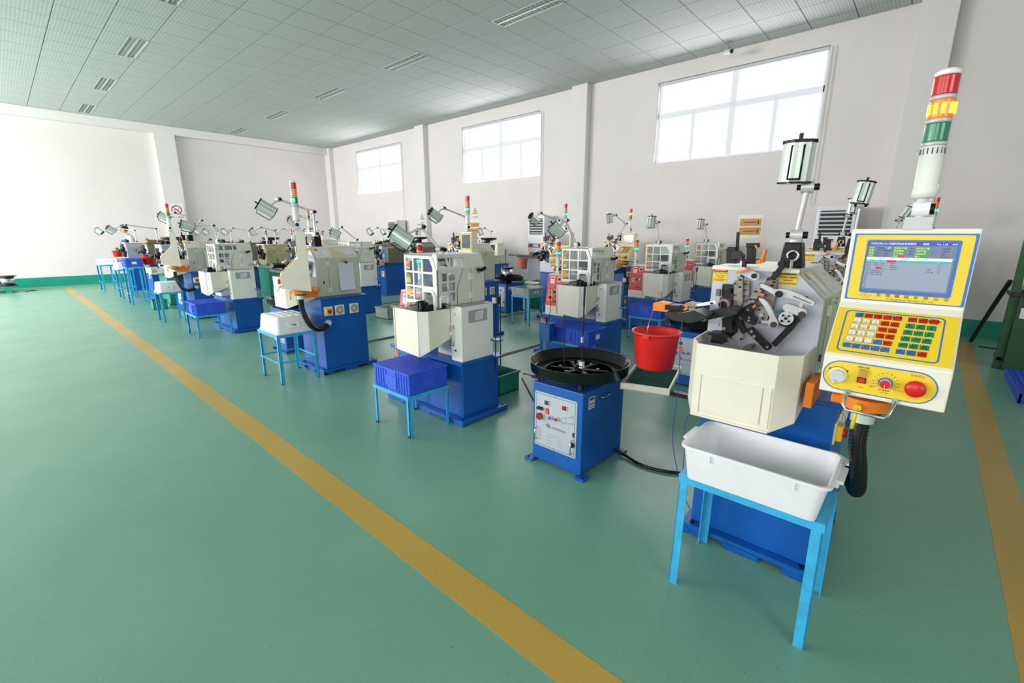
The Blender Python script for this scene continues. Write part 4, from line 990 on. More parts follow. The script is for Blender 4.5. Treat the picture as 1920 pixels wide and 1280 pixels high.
    MB().tube([(-3.02,2.10,zt),(-3.02,2.10,.99),(-3.10,2.10,.985),(-3.13,2.14,.97)],.004,'chrome',6).build('guard_stay',root,o)
    MB().tube([(-2.86,2.10,zt),(-2.87,2.14,1.0),(-2.93,2.17,1.01)],.006,'blackg',6).build('guard_stay',root,o)
    # red control box
    cb=MB().yz([(2.36,.528),(2.36,.645),(2.42,1.045),(2.70,1.045),(2.70,.528)],-3.56,-3.255,'cream').build('control_box',root,o,bevel=.004,seg=1)
    R=Fr((-3.56,2.36-.0005,.65),(1,0,0),(0,.06,.40)); L=.40
    MB().box(.004,.301,.0,L-.01,-.002,.002,'redpanel',R).build('control_panel',cb,o)
    d=MB(); d.box(.05,.115,L-.12,L-.03,.002,.006,'cream',R).box(.058,.107,L-.065,L-.042,.006,.007,'darkred',R)
    for i in range(2):
        for j in range(2): d.box(.062+i*.024,.080+i*.024,L-.108+j*.018,L-.096+j*.018,.006,.009,'lightgrey',R)
    d.build('counter_unit',cb,o)
    MB().box(.16,.21,L-.09,L-.03,.002,.008,'cream',R).box(.168,.202,L-.08,L-.042,.008,.010,'ink',R).build('timer_unit',cb,o)
    MB().cyl(R(.07,.17,.002),R(.07,.17,.006),.030,'cream',n=24).cyl(R(.07,.17,.006),R(.07,.17,.008),.024,'plaque',n=24).build('dial_gauge',cb,o)
    for (u,v,mt_,r_) in ((.13,.235,'red',.011),(.185,.235,'green',.012),(.13,.175,'black',.018),(.185,.175,'cream',.012),(.13,.115,'orange',.012),(.185,.115,'green',.012),(.13,.06,'darkred',.011),(.175,.05,'ink',.010)):
        MB().cyl(R(u,v,.002),R(u,v,.006),r_*1.25,'lightgrey',n=16).cyl(R(u,v,.006),R(u,v,.018),r_,mt_,n=16).build('push_button',cb,o)
    MB().box(.03,.10,.065,.135,.002,.005,'yellow',R).cyl(R(.065,.10,.005),R(.065,.10,.018),.026,'red',n=18).box(.059,.071,.076,.124,.018,.026,'red',R).build('main_switch',cb,o)
    for x,y,z0,z1 in ((-2.625,2.70,.40,1.16),(-2.605,2.74,.44,1.05)): MB().cyl((x,y,z0),(x,y,z1),.0045,'black',n=6).build('sensor_rod',root,o)
    MB().box(-2.67,-2.59,2.685,2.755,.515,.532,'blue').build('rod_bracket',root,o); MB().box(-2.67,-2.59,2.685,2.755,.66,.672,'blue').build('rod_bracket',root,o)
    MB().box(-2.645,-2.605,2.68,2.70,.985,1.03,'lightgrey').box(-2.60,-2.585,2.69,2.72,.975,1.04,'ink').build('wire_sensor',root,o)
    return root
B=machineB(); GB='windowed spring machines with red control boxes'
placesB=[(0,0,'enclosed machine nearest in the middle, numbered 9, behind the blue crate on a low stand','9','fwdB','green'),
 (-.04,2.27,'enclosed machine numbered 10 with red panel, behind the black wire turntable','10','tiltB','green'),
 (-.05,4.5,'enclosed machine above the red bucket, with red panel and upright lamp','5','upB','green'),
 (-.07,6.6,'enclosed machine farthest right by the window wall, left of the open spring mechanism','','upB','green'),
 (-5.33,-.02,'enclosed machine in the front row at left, behind the blue crate on a low stand','','leftB',None),
 (-5.46,2.27,'enclosed machine behind the clipped paper sheet, left of the blue cabinet','','tiltB2',None)]
tag(B,placesB[0][2],'machine',GB)
rb=[B]
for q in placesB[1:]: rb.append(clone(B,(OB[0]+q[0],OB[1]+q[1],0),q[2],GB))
for r,q in zip(rb,placesB):
    dx,dy=q[0],q[1]; o=tuple(r.location); bx,by,bz=-3.03+dx,2.50+dy,1.385
    if q[3]:
        m=MB().box(-2.772+dx,-2.712+dx,2.3585+dy,2.360+dy,.885,.945,'white'); m=m.build('number_plate',r,o)
        t=MB(); t.text(q[3],Fr((-2.742+dx,2.3582+dy,.915)),.04,'ink',.0006); t.build('lettering',m,o)
    if q[4]=='fwdB': lamp(r,o,(bx-.02,by,bz),(bx-.03,by-.02,1.42),(bx-.16,by-.10,1.60),(bx-.24,by-.24,1.515),(-.45,-.62,.55),L=.17,R=.066,handle=(-.3,-.4,-1))
    elif q[4]=='tiltB': lamp(r,o,(bx-.10,by-.1,bz),(bx-.11,by-.1,1.43),(bx-.20,by-.2,1.70),(bx-.28,by-.26,1.60),(-.35,-.5,.65),L=.17,R=.066,handle=(-.3,-.4,-1))
    elif q[4]=='tiltB2': lamp(r,o,(bx,by,bz),(bx+.05,by,1.42),(bx-.05,by-.25,1.66),(bx-.08,by-.36,1.55),(-.35,-.7,.4),L=.17,R=.066)
    elif q[4]=='leftB': lamp(r,o,(bx-.15,by-.1,bz),(bx-.12,by-.1,1.43),(bx-.12,by-.14,1.66),(bx-.22,by-.46,1.66),(-.1,-.95,.3),L=.17,R=.066)
    else: lamp(r,o,(bx-.08,by-.1,bz),(bx-.08,by-.1,1.43),(bx-.12,by-.12,1.72),(bx-.20,by-.15,1.72),(.05,-.05,1),L=.165,R=.066)
    if q[5]: tower(r,o,(-3.385+dx-{2.27:.10,4.5:.15,6.6:.13}.get(dy,0),2.52+dy,1.045),'green',s=.88)
# ---------------------------------------------------------------- stands, crates, bins
def stand(x0,x1,y0,y1,h,label,bars=False,leg=.032,splay=.0,grp='light blue steel stands',feet=True):
    cx,cy=(x0+x1)/2,(y0+y1)/2; r=empty('steel_stand',(cx,cy,0)); tag(r,label,'stand',grp); X=(x1-x0)/2;Y=(y1-y0)/2; o=(0,0,0); t=.004
    m=MB()
    for s in (-1,1):
        m.box(-X,X,s*Y-(t if s>0 else 0),s*Y+(0 if s>0 else t),h-leg,h,'skyblue').box(s*X-(t if s>0 else 0),s*X+(0 if s>0 else t),-Y+t,Y-t,h-leg,h,'skyblue')
        m.box(-X+t,X-t,min(s*(Y-t),s*(Y-leg)),max(s*(Y-t),s*(Y-leg)),h-.004,h,'skyblue').box(min(s*(X-t),s*(X-leg)),max(s*(X-t),s*(X-leg)),-Y+leg,Y-leg,h-.004,h,'skyblue')
    m.build('frame',r,o)
    for sx in (-1,1):
        for sy in (-1,1):
            l=MB(); a,b=sx*X,sy*Y
            def L(z,e,f): k=splay*(1-z/h); return (a*(1+k)-sx*(e+t+.0005),b*(1+k)-sy*(f+t+.0005),z)
            def plate(e0,e1,f0,f1):
                V=[L(z,e,f) for z in (0,h-.0045) for (e,f) in ((e0,f0),(e1,f0),(e1,f1),(e0,f1))]; l.add(V,[(0,1,2,3),(4,7,6,5),(0,4,5,1),(1,5,6,2),(2,6,7,3),(3,7,4,0)],'skyblue')
            plate(0,leg,0,t); plate(0,t,0,leg); lo=l.build('leg',r,o)
            if feet:
                MB().add([L(z,e-.0006,f-.0006) for z in (0,.018) for (e,f) in ((0,0),(leg+.001,0),(leg+.001,t+.001),(0,t+.001))],[(0,1,2,3),(4,7,6,5),(0,4,5,1),(1,5,6,2),(2,6,7,3),(3,7,4,0)],'blackg').build('leg_foot',lo,o)
    if bars:
        for s in (-1,1): MB().box(-X,X,s*Y-.004,s*Y+.004,.23,.245,'skyblue').build('cross_bar',r,o)
        for s in (-1,1): MB().box(s*X-.004,s*X+.004,-Y,Y,.23,.245,'skyblue').build('cross_bar',r,o)
    return r
def label_card(m,F,w=.075,h=.03,txt='15#'):
    pass
def bluecrate(x0,x1,y0,y1,z,label,tagtxt=False):
    cx,cy=(x0+x1)/2,(y0+y1)/2; H=.175; X=(x1-x0)/2; Y=(y1-y0)/2; r=empty('plastic_crate',(cx,cy,z)); tag(r,label,'crate','blue plastic crates'); o=(0,0,0)
    b=MB().box(-X,X,-Y,Y,0,H-.012,'crateblue').build('body',r,o,bevel=.004,seg=1)
    rb_=MB()
    for i in range(13):
        x=-X+.03+i*(2*X-.06)/12
        if 4<i<8: continue
        for s in (-1,1): rb_.box(x-.003,x+.003,min(s*Y,s*(Y+.006)),max(s*Y,s*(Y+.006)),.0,H-.02,'crateblue')
    for i in range(9):
        y=-Y+.03+i*(2*Y-.06)/8
        if 2<i<6: continue
        for s in (-1,1): rb_.box(min(s*X,s*(X+.006)),max(s*X,s*(X+.006)),y-.003,y+.003,0,H-.02,'crateblue')
    for zz in (.045,.09):
        rb_.box(-X-.005,X+.005,-Y-.005,Y+.005,zz-.002,zz+.002,'crateblue')
    rb_.build('ribs',r,o)
    for s in (-1,1):
        MB().box(-.08,.08,min(s*Y,s*(Y+.009)),max(s*Y,s*(Y+.009)),.03,.12,'crateblue').build('handle_panel',r,o,bevel=.002,seg=1)
        MB().box(min(s*X,s*(X+.009)),max(s*X,s*(X+.009)),-.06,.06,.03,.12,'crateblue').build('handle_panel',r,o,bevel=.002,seg=1)
    MB().box(-X-.008,X+.008,-Y-.008,Y+.008,H-.016,H-.002,'crateblue').build('lid',r,o,bevel=.003,seg=1)
    g=MB(); n=int(X*2/.024); k=int(Y*2/.024)
    for i in range(n+k):
        # two families of diagonal ridges clipped to the lid
        for s in (-1,1):
            c=-X-Y+(i+.5)*(2*X+2*Y)/(n+k)
            pts=[]
            for y in (-Y,Y):
                x=c+s*y
                if -X<=x<=X: pts.append((x,y))
            for x in (-X,X):
                y=(x-c)*s
                if -Y<y<Y: pts.append((x,y))
            if len(pts)>=2:
                (xa,ya),(xb,yb)=pts[0],pts[1]; d=Vector((xb-xa,yb-ya,0))
                if d.length<.02: continue
                nn=Vector((-d.y,d.x,0)).normalized()*.0018; A_=Vector((xa,ya,0)); B_=Vector((xb,yb,0)); z0,z1=H-.002,H+.003
                P=[A_+nn,A_-nn,B_-nn,B_+nn]; g.add([p+Vector((0,0,z)) for z in (z0,z1) for p in P],[(4,5,6,7),(0,1,5,4),(2,3,7,6),(1,2,6,5),(3,0,4,7)],'crateblue')
    g.build('lid_grid',r,o)
    if tagtxt: MB().box(X+.009,X+.011,-.04,.04,.06,.11,'white').build('label_card',r,o)
    return r
def whitebin(x0,x1,y0,y1,z,h,label,up=True,mt='whiteplastic',card=None,name='plastic_bin'):
    cx,cy=(x0+x1)/2,(y0+y1)/2; X=(x1-x0)/2;Y=(y1-y0)/2; r=empty(name,(cx,cy,z)); tag(r,label,'bin','shallow plastic bins'); o=(0,0,0)
    def loop(f,zz,rr=.035,inset=0): return [(p,q,zz) for p,q in rrect(-X*f+inset,X*f-inset,-Y*f+inset,Y*f-inset,rr,4)]
    b=.90; m=MB(); n=20
    if up: L=[loop(b,0,.025),loop(b,.0,.025),loop(.985,h-.012),loop(1.03,h-.012,.04),loop(1.03,h,.04),loop(.985,h,.035),loop(.96,h-.012,.035,0),loop(b-.03,.008,.03)]
    else: L=[loop(1.03,0,.04),loop(1.03,.012,.04),loop(.985,.014),loop(b,h-.012,.03),loop(b-.03,h,.025)]
    for a,c in zip(L,L[1:]):
        m.add(a+c,[(i,(i+1)%n,n+(i+1)%n,n+i) for i in range(n)],mt,True)
    if up: m.add(L[0],[list(range(n-1,-1,-1))],mt); m.add(L[-1],[list(range(n))],mt)
    else: m.add(L[-1],[list(range(n))],mt); m.add(L[0],[list(range(n-1,-1,-1))],mt)
    m.build('shell',r,o)
    if up:
        for s in (-1,1): MB().box(min(s*X*.99,s*(X*1.03+.022)),max(s*X*.99,s*(X*1.03+.022)),-.07,.07,h-.018,h+.012 if False else h-.004,mt).box(min(s*X*.99,s*X*1.07),max(s*X*.99,s*X*1.07),-.07,.07,h-.035,h-.018,mt).build('grip',r,o,bevel=.004)
        for x in (-X*.55,X*.6): MB().box(x-.004,x+.004,-Y*1.02,-Y*.96,h-.045,h-.012,mt).build('rib',r,o)
    else:
        g=MB()
        for i in range(5): g.box(-X*.8,X*.8,-Y*.75+i*Y*.375-.004,-Y*.75+i*Y*.375+.004,h,h+.004,mt)
        for i in range(4): g.box(-X*.8+i*X*.53-.004,-X*.8+i*X*.53+.004,-Y*.8,Y*.8,h,h+.004,mt)
        g.build('base_ribs',r,o)
    if card:
        s_,y_=card; F=Fr((X*.97,-.02,h*.5),(0,1,0),(0.02 if up else -.05,0,h)); F=Fr(F(0,0,.012),F.u,F.v)
        c=MB().box(-.06,.06,-.028,.028,-.012,-.0,'white',F).build('label_card',r,o); t=MB(); t.text(s_,F,.034,'ink',.001,bold=.0005); t.build('lettering',c,o)
    return r
stand(-.655,-.125,1.80,2.19,.545,'nearest light blue angle-steel stand carrying the open white bin',leg=.036,splay=.02,feet=False)
whitebin(-.645,-.130,1.765,2.10,.548,.150,'open white plastic bin on the nearest blue stand',True)
bpy.data.objects['plastic_bin'].location.z=.549
stand(-3.25,-2.76,1.885,2.29,.340,'low light blue stand under the blue crate in the middle of the photo',leg=.028)
bluecrate(-3.245,-2.765,1.905,2.275,.341,'blue lidded crate on low stand in front of the enclosed machine numbered 9')
stand(-5.32,-4.80,1.745,2.155,.530,'light blue stand with cross bars under the upturned white bin',True,leg=.032)
whitebin(-5.31,-4.81,1.76,2.14,.531,.17,'upturned white bin with label card on the cross-barred stand',False,card=('10#',0))
stand(-8.55,-7.97,1.80,2.27,.338,'low light blue stand under the blue crate left of the upturned white bin',leg=.028)
bluecrate(-8.53,-7.99,1.82,2.22,.339,'blue crate on the low stand at left, below the second windowed machine')
stand(-10.30,-9.87,1.75,2.10,.525,'light blue stand in the far left group holding a pale grey bin',leg=.032)
whitebin(-10.29,-9.88,1.76,2.09,.526,.165,'upturned pale bin in the left group, beside the corrugated hose',False,card=('10',0))
stand(-13.3,-12.86,1.78,2.10,.82,'tall light blue stand under the small blue crate at far left',True,leg=.032)
bluecrate(-13.30,-12.86,1.79,2.09,.821,'blue crate on tall stand at far left, in front of the grey machine',True)
stand(-14.75,-14.28,1.82,2.12,.69,'second light blue stand from the far left wall, holding a white bin',True,leg=.032)
whitebin(-14.76,-14.27,1.80,2.13,.691,.15,'white upturned bin second from the far left end of the front row',False)
stand(-17.1,-16.45,1.74,2.06,.70,'last light blue stand nearest the far left wall',True,leg=.032)
whitebin(-17.1,-16.45,1.74,2.06,.701,.14,'white upturned bin last in the front row nearest the left wall',False)
stand(-5.35,-4.93,5.9,6.3,.50,'light blue stand carrying the grey tray near the wire spool',leg=.03)
whitebin(-5.36,-4.92,5.88,6.3,.501,.135,'grey plastic tray with white label on a blue stand by the wire spool',True,'greyplastic',card=('8#',0))
stand(-3.25,-2.74,4.14,4.50,.34,'low light blue stand behind the black turntable, under a blue crate',leg=.028)
bluecrate(-3.24,-2.62,4.14,4.50,.341,'blue crate seen above the black turntable, in front of machine 10',True)
stand(-3.25,-2.74,6.24,6.62,.34,'low light blue stand behind the red bucket',leg=.028)
bluecrate(-3.24,-2.75,6.25,6.60,.341,'dark blue crate partly hidden by the red bucket')
stand(-11.15,-10.78,5.75,6.1,.78,'tall thin light blue stand in the back beside the blue-display machine',leg=.032)
# ---------------------------------------------------------------- wire pay-off cabinets
def payoff(dx,dy,label,full=True,spool=False):
    o=(-1.66,2.54,0); r=empty('payoff_cabinet',o); tag(r,label,'wire feeder','wire pay-off turntables')
    c=MB().box(-1.86,-1.46,2.28,2.80,.02,.578,'blue').build('cabinet',r,o,bevel=.005)
    for x,y in ((-1.885,2.26),(-1.465,2.26),(-1.885,2.76),(-1.465,2.76)):
        f=MB().box(x-.02,x+.05,y-.015,y+.06,0,.018,'blue').build('foot',r,o,bevel=.002,seg=1)
        MB().cyl((x+(0 if x<-1.6 else .03),y+.005,.018),(x+(0 if x<-1.6 else .03),y+.005,.024),.007,'dark',n=6).build('bolt',f,o)
    F=Fr((-1.843,2.2795,.125)); W,H=.343,.392
    p=MB().box(0,W,0,H,-.002,.003,'silverpanel',F).build('control_panel',r,o,bevel=.0012,seg=1)
    b=MB(); ring(b,F,[(.012,.012),(W-.012,.012),(W-.012,H-.012),(.012,H-.012)],[(.0145,.0145),(W-.0145,.0145),(W-.0145,H-.0145),(.0145,H-.0145)],.003,.0036,'ink')
    for u,v in ((.006,.006),(W-.006,.006),(.006,H-.006),(W-.006,H-.006),(W/2,.006),(W/2,H-.006)): b.cyl(F(u,v,.003),F(u,v,.0045),.003,'ink',n=6)
    b.build('panel_border',p,o)
    MB().box(.08,.125,H-.085,H-.045,.003,.007,'lightgrey',F).box(.085,.12,H-.08,H-.05,.007,.0078,'traydark',F).build('meter',p,o)
    MB().box(.225,.27,H-.085,H-.045,.003,.007,'lightgrey',F).box(.23,.265,H-.08,H-.05,.007,.0078,'darkred',F).build('meter',p,o)
    for u,v in ((.038,H-.115),(.062,H-.115)): MB().cyl(F(u,v,.003),F(u,v,.018),.012,'ink',n=14).build('fuse_cap',p,o)
    MB().box(.092,.122,H-.145,H-.105,.003,.006,'ink',F).box(.096,.118,H-.141,H-.109,.006,.010,'lit_red',F).build('power_switch',p,o)
    MB().cyl(F(.052,H-.170,.003),F(.052,H-.170,.010),.026,'lightgrey',n=22).cyl(F(.052,H-.170,.010),F(.052,H-.170,.024),.024,'darkred',n=22).build('stop_button',p,o)
    MB().cyl(F(.140,H-.158,.003),F(.140,H-.158,.020),.015,'lightgrey',n=18).cyl(F(.140,H-.158,.020),F(.140,H-.158,.024),.012,'panelblue',n=16).build('control_knob',p,o)
    MB().cyl(F(.192,H-.155,.003),F(.192,H-.155,.020),.015,'lightgrey',n=18).cyl(F(.192,H-.155,.020),F(.192,H-.155,.024),.012,'red',n=16).build('control_knob',p,o)
    for u,v in ((.250,H-.130),(.252,H-.165),(.305,H-.155),(.305,H-.110)): MB().cyl(F(u,v,.003),F(u,v,.008),.009,'lightgrey',n=12).cyl(F(u,v,.008),F(u-.006,v+.002,.022),.003,'chrome',n=8).build('toggle_switch',p,o)
    MB().box(.317,.327,H-.245,H-.215,.003,.008,'ink',F).build('socket',p,o)
    MB().cyl(F(.318,H-.30,.003),F(.318,H-.30,.012),.017,'ink',n=16).build('cable_socket',p,o)
    for u in (.022,.316): MB().tube([F(u,H-.345 if u<.1 else H-.36,.003),F(u,H-.345 if u<.1 else H-.36,.026),F(u,H-.26 if u<.1 else H-.27,.026),F(u,H-.26 if u<.1 else H-.27,.003)],.0045,'chrome',8).build('panel_handle',p,o)
    t=MB(); t.text('GL',Fr(F(.118,H-.225,0),F.u,F.v),.034,'ink',.0036,bold=.001); 
    for q in (.225,.234): t.box(.148,.262,H-q-.002,H-q+.001,.003,.0034,'ink',F)
    for i in range(3):
        t.box(.10,.155,.060-.0*i+.022*(i-1),.063+.022*(i-1),.003,.0034,'grey',F); t.box(.19,.235,.060+.022*(i-1),.063+.022*(i-1),.003,.0034,'grey',F)
    t.box(.115,.20,.105,.109,.003,.0034,'grey',F); t.build('lettering',p,o)
    G=Fr((-1.46,2.28,0),(0,1,0),(0,0,1))
    MB().box(.065,.135,.455,.535,0,.0015,'lightgrey',G).box(.072,.128,.515,.528,.0015,.002,'ink',G).box(.072,.128,.485,.492,.0015,.002,'inkred',G).box(.072,.128,.465,.468,.0015,.002,'ink',G).build('rating_plate',r,o)
    MB().tube([G(.19,.50,0),G(.19,.515,.03),G(.32,.515,.03),G(.32,.50,0)],.0045,'chrome',8).build('side_handle',r,o)
    if not full: pass
    # turntable
    cx,cy,z=-1.665,2.53,.578
    MB().cyl((cx,cy,z),(cx,cy,z+.055),.10,'black',r2=.07,n=28).build('bearing_hub',r,o)
    R=.335; zr=.715
    ta=MB().lathe([(.02,.0),(R-.02,.0),(R-.005,.012),(R,.075),(R+.006,.080),(R+.004,.084),(R-.006,.080),(R-.014,.016),(R-.03,.008),(.02,.006)],(cx,cy,zr-.082),'gloss_black',56).build('turntable',r,o)
    MB().lathe([(.23,.008),(.235,.012),(.24,.012),(.245,.008)],(cx,cy,zr-.082),'blackg',48).build('pressed_ring',ta,o)
    sp=MB().cyl((cx,cy,zr-.076),(cx,cy,zr-.035),.022,'blackg',n=16).cyl((cx,cy,zr-.035),(cx,cy,zr-.01),.012,'steel',n=10); sp.build('spindle',r,o)
    for k in range(6):
        a=2*PI*k/6+.4; d=Vector((math.cos(a),math.sin(a),0)); n_=Vector((-d.y,d.x,0)); c0=Vector((cx,cy,zr-.072))
        m=MB().add([c0+d*.03+n_*.02,c0+d*.03-n_*.02,c0+d*.20-n_*.006,c0+d*.20+n_*.006]+[c0+d*.03+n_*.02+Vector((0,0,.006)),c0+d*.03-n_*.02+Vector((0,0,.006)),c0+d*.20-n_*.006+Vector((0,0,.006)),c0+d*.20+n_*.006+Vector((0,0,.006))],[(4,5,6,7),(0,1,5,4),(2,3,7,6),(1,2,6,5),(3,0,4,7)],'blackg')
        m.cyl(c0+d*.13+Vector((0,0,.006)),c0+d*.13+Vector((0,0,.018)),.012,'steel',n=8).build('spoke',ta,o)
    if spool:
        MB().lathe([(.135,0),(.135,.012),(.115,.016),(.112,.225),(.135,.23),(.135,.245),(.03,.245)],(cx,cy,zr-.076),'blackg',32).build('wire_spool',r,o)
        MB().lathe([(.118,.016),(.121,.12),(.118,.228)],(cx,cy,zr-.076),'chrome',32).build('wire_coil',r,o)
    # sensor rods
    x,y=-1.50,2.31
    m=MB().cyl((x,y,.5),(x,y,1.24),.0045,'black',n=8).cyl((x,y,1.12),(x,y,1.24),.0065,'black',n=8); m.build('sensor_rod',r,o)
    MB().box(x-.012,x+.012,y-.012,y+.012,.735,.775,'lightgrey').box(x-.013,x+.013,y-.014,y-.011,.745,.75,'ink').build('rod_clamp',r,o)
    MB().box(x-.014,x+.014,y-.014,y+.014,.588,.635,'black').cyl((x,y,.635),(x,y,.655),.01,'steel').build('rod_holder',r,o)
    MB().cyl((x+.004,y-.01,.90),(x+.004,y-.01,.935),.010,'chrome').tube([(x+.01,y,.935),(x+.03,y,.92),(x+.01,y,.895)],.002,'ink',5).build('limit_switch',r,o)
    x,y=-1.60,2.30
    MB().cyl((x-.02,y,.60),(x-.06,y+.03,1.05),.0035,'black',n=6).build('sensor_rod',r,o)
    MB().cyl((-1.835,2.31,.578),(-1.835,2.31,.615),.012,'blackg').tube([(-1.835,2.31,.60),(-1.98,2.31,.598)],.004,'black',6).box(-1.90,-1.80,2.305,2.335,.586,.60,'black').build('cable_gland',r,o)
    r.location=(o[0]+dx,o[1]+dy,0)
    return r
payoff(0,0,'blue wire feed cabinet with black turntable pan, nearest, left of the white bin')
payoff(-.02,2.27,'blue wire feed cabinet behind the red bucket, its grey panel just visible')
payoff(-4.62,4.28,'blue wire feed cabinet carrying a silver wire spool on its black pan',spool=True)
payoff(-4.64,.05,'blue wire feed cabinet behind the upturned white bin of the side-on machine')
payoff(-4.64,2.3,'blue wire feed cabinet hidden behind the machine numbered 9, black pan showing left')
payoff(-9.65,.05,'blue wire feed cabinet in the far left group beside the pale bin')
# tray beside the nearest machine, on an arm from its base
def tray(root,dx,dy):
    o=tuple(root.location); z=.60; P=[(-1.34,2.52),(-1.05,2.60),(-1.20,3.15),(-1.50,3.07)]; P=[(a+dx,b+dy) for a,b in P]
    c=Vector((sum(p[0] for p in P)/4,sum(p[1] for p in P)/4,0)); I=[tuple(((Vector((*p,0))-c)*.93+c)[:2]) for p in P]
    m=MB(); F=Fr((0,0,0),(1,0,0),(0,1,0)); ring(m,F,P,I,z-.02,z+.022,'cream'); m.xy(P,z-.02,z-.012,'cream'); t=m.build('side_tray',root,o)
    MB().xy(I,z-.012,z-.004,'trayteal').build('tray_liner',t,o)
    MB().box(-1.25+dx,-.70+dx,2.70+dy,2.74+dy,z-.05,z-.022,'blackg').build('tray_arm',root,o)
tray(roots[0],0,0); tray(roots[5],-4.57,4.4)
# buckets hanging below the feed rails
def bucket(x,y,z,R,H,mt,label,wire_top):
    o=(x,y,z); m=MB().lathe([(R*.72,0),(R*.78,.01),(R*.93,H*.9),(R*.95,H*.93),(R*1.03,H*.95),(R*1.04,H),(R*1.0,H+.002),(R*.93,H*.96),(R*.76,.012),(0,.008)],(0,0,0),mt,40)
    m.cyl((0,0,0),(0,0,.004),R*.71,mt,n=32)
    b=m.build('bucket',origin=(0,0,0)); b.location=o; tag(b,label,'bucket')
    MB().tube([(0,-R*1.02,H*.92),(0,-R*.8,H+.06),(0,-R*.1,wire_top-z),(0,R*.1,wire_top-z),(0,R*.8,H+.06),(0,R*1.02,H*.92)],.0016,'chrome',5).build('handle_wire',b)
    MB().box(-.02,.02,-R*1.06,-R*.97,H*.87,H*.98,mt).build('lug',b,bevel=.003)
    return b
bucket(-1.04,2.33,.83,.128,.205,'red','red plastic bucket hanging beside the nearest machine mechanism',1.245)
bucket(-5.67,6.56,.90,.115,.19,'pink','faded pink bucket hanging from a feed rail near the middle air conditioner',1.13)
bucket(-5.30,2.16,.90,.12,.18,'red','red bucket inside the chip guard of the second machine',1.13)
bucket(-13.25,2.26,.84,.125,.19,'red','red bucket at far left beside the grey machine, nearer the blue crate',1.15)
bucket(-17.15,2.26,.88,.125,.17,'red','red bucket farthest left, beside the grey machine at the wall',1.15)
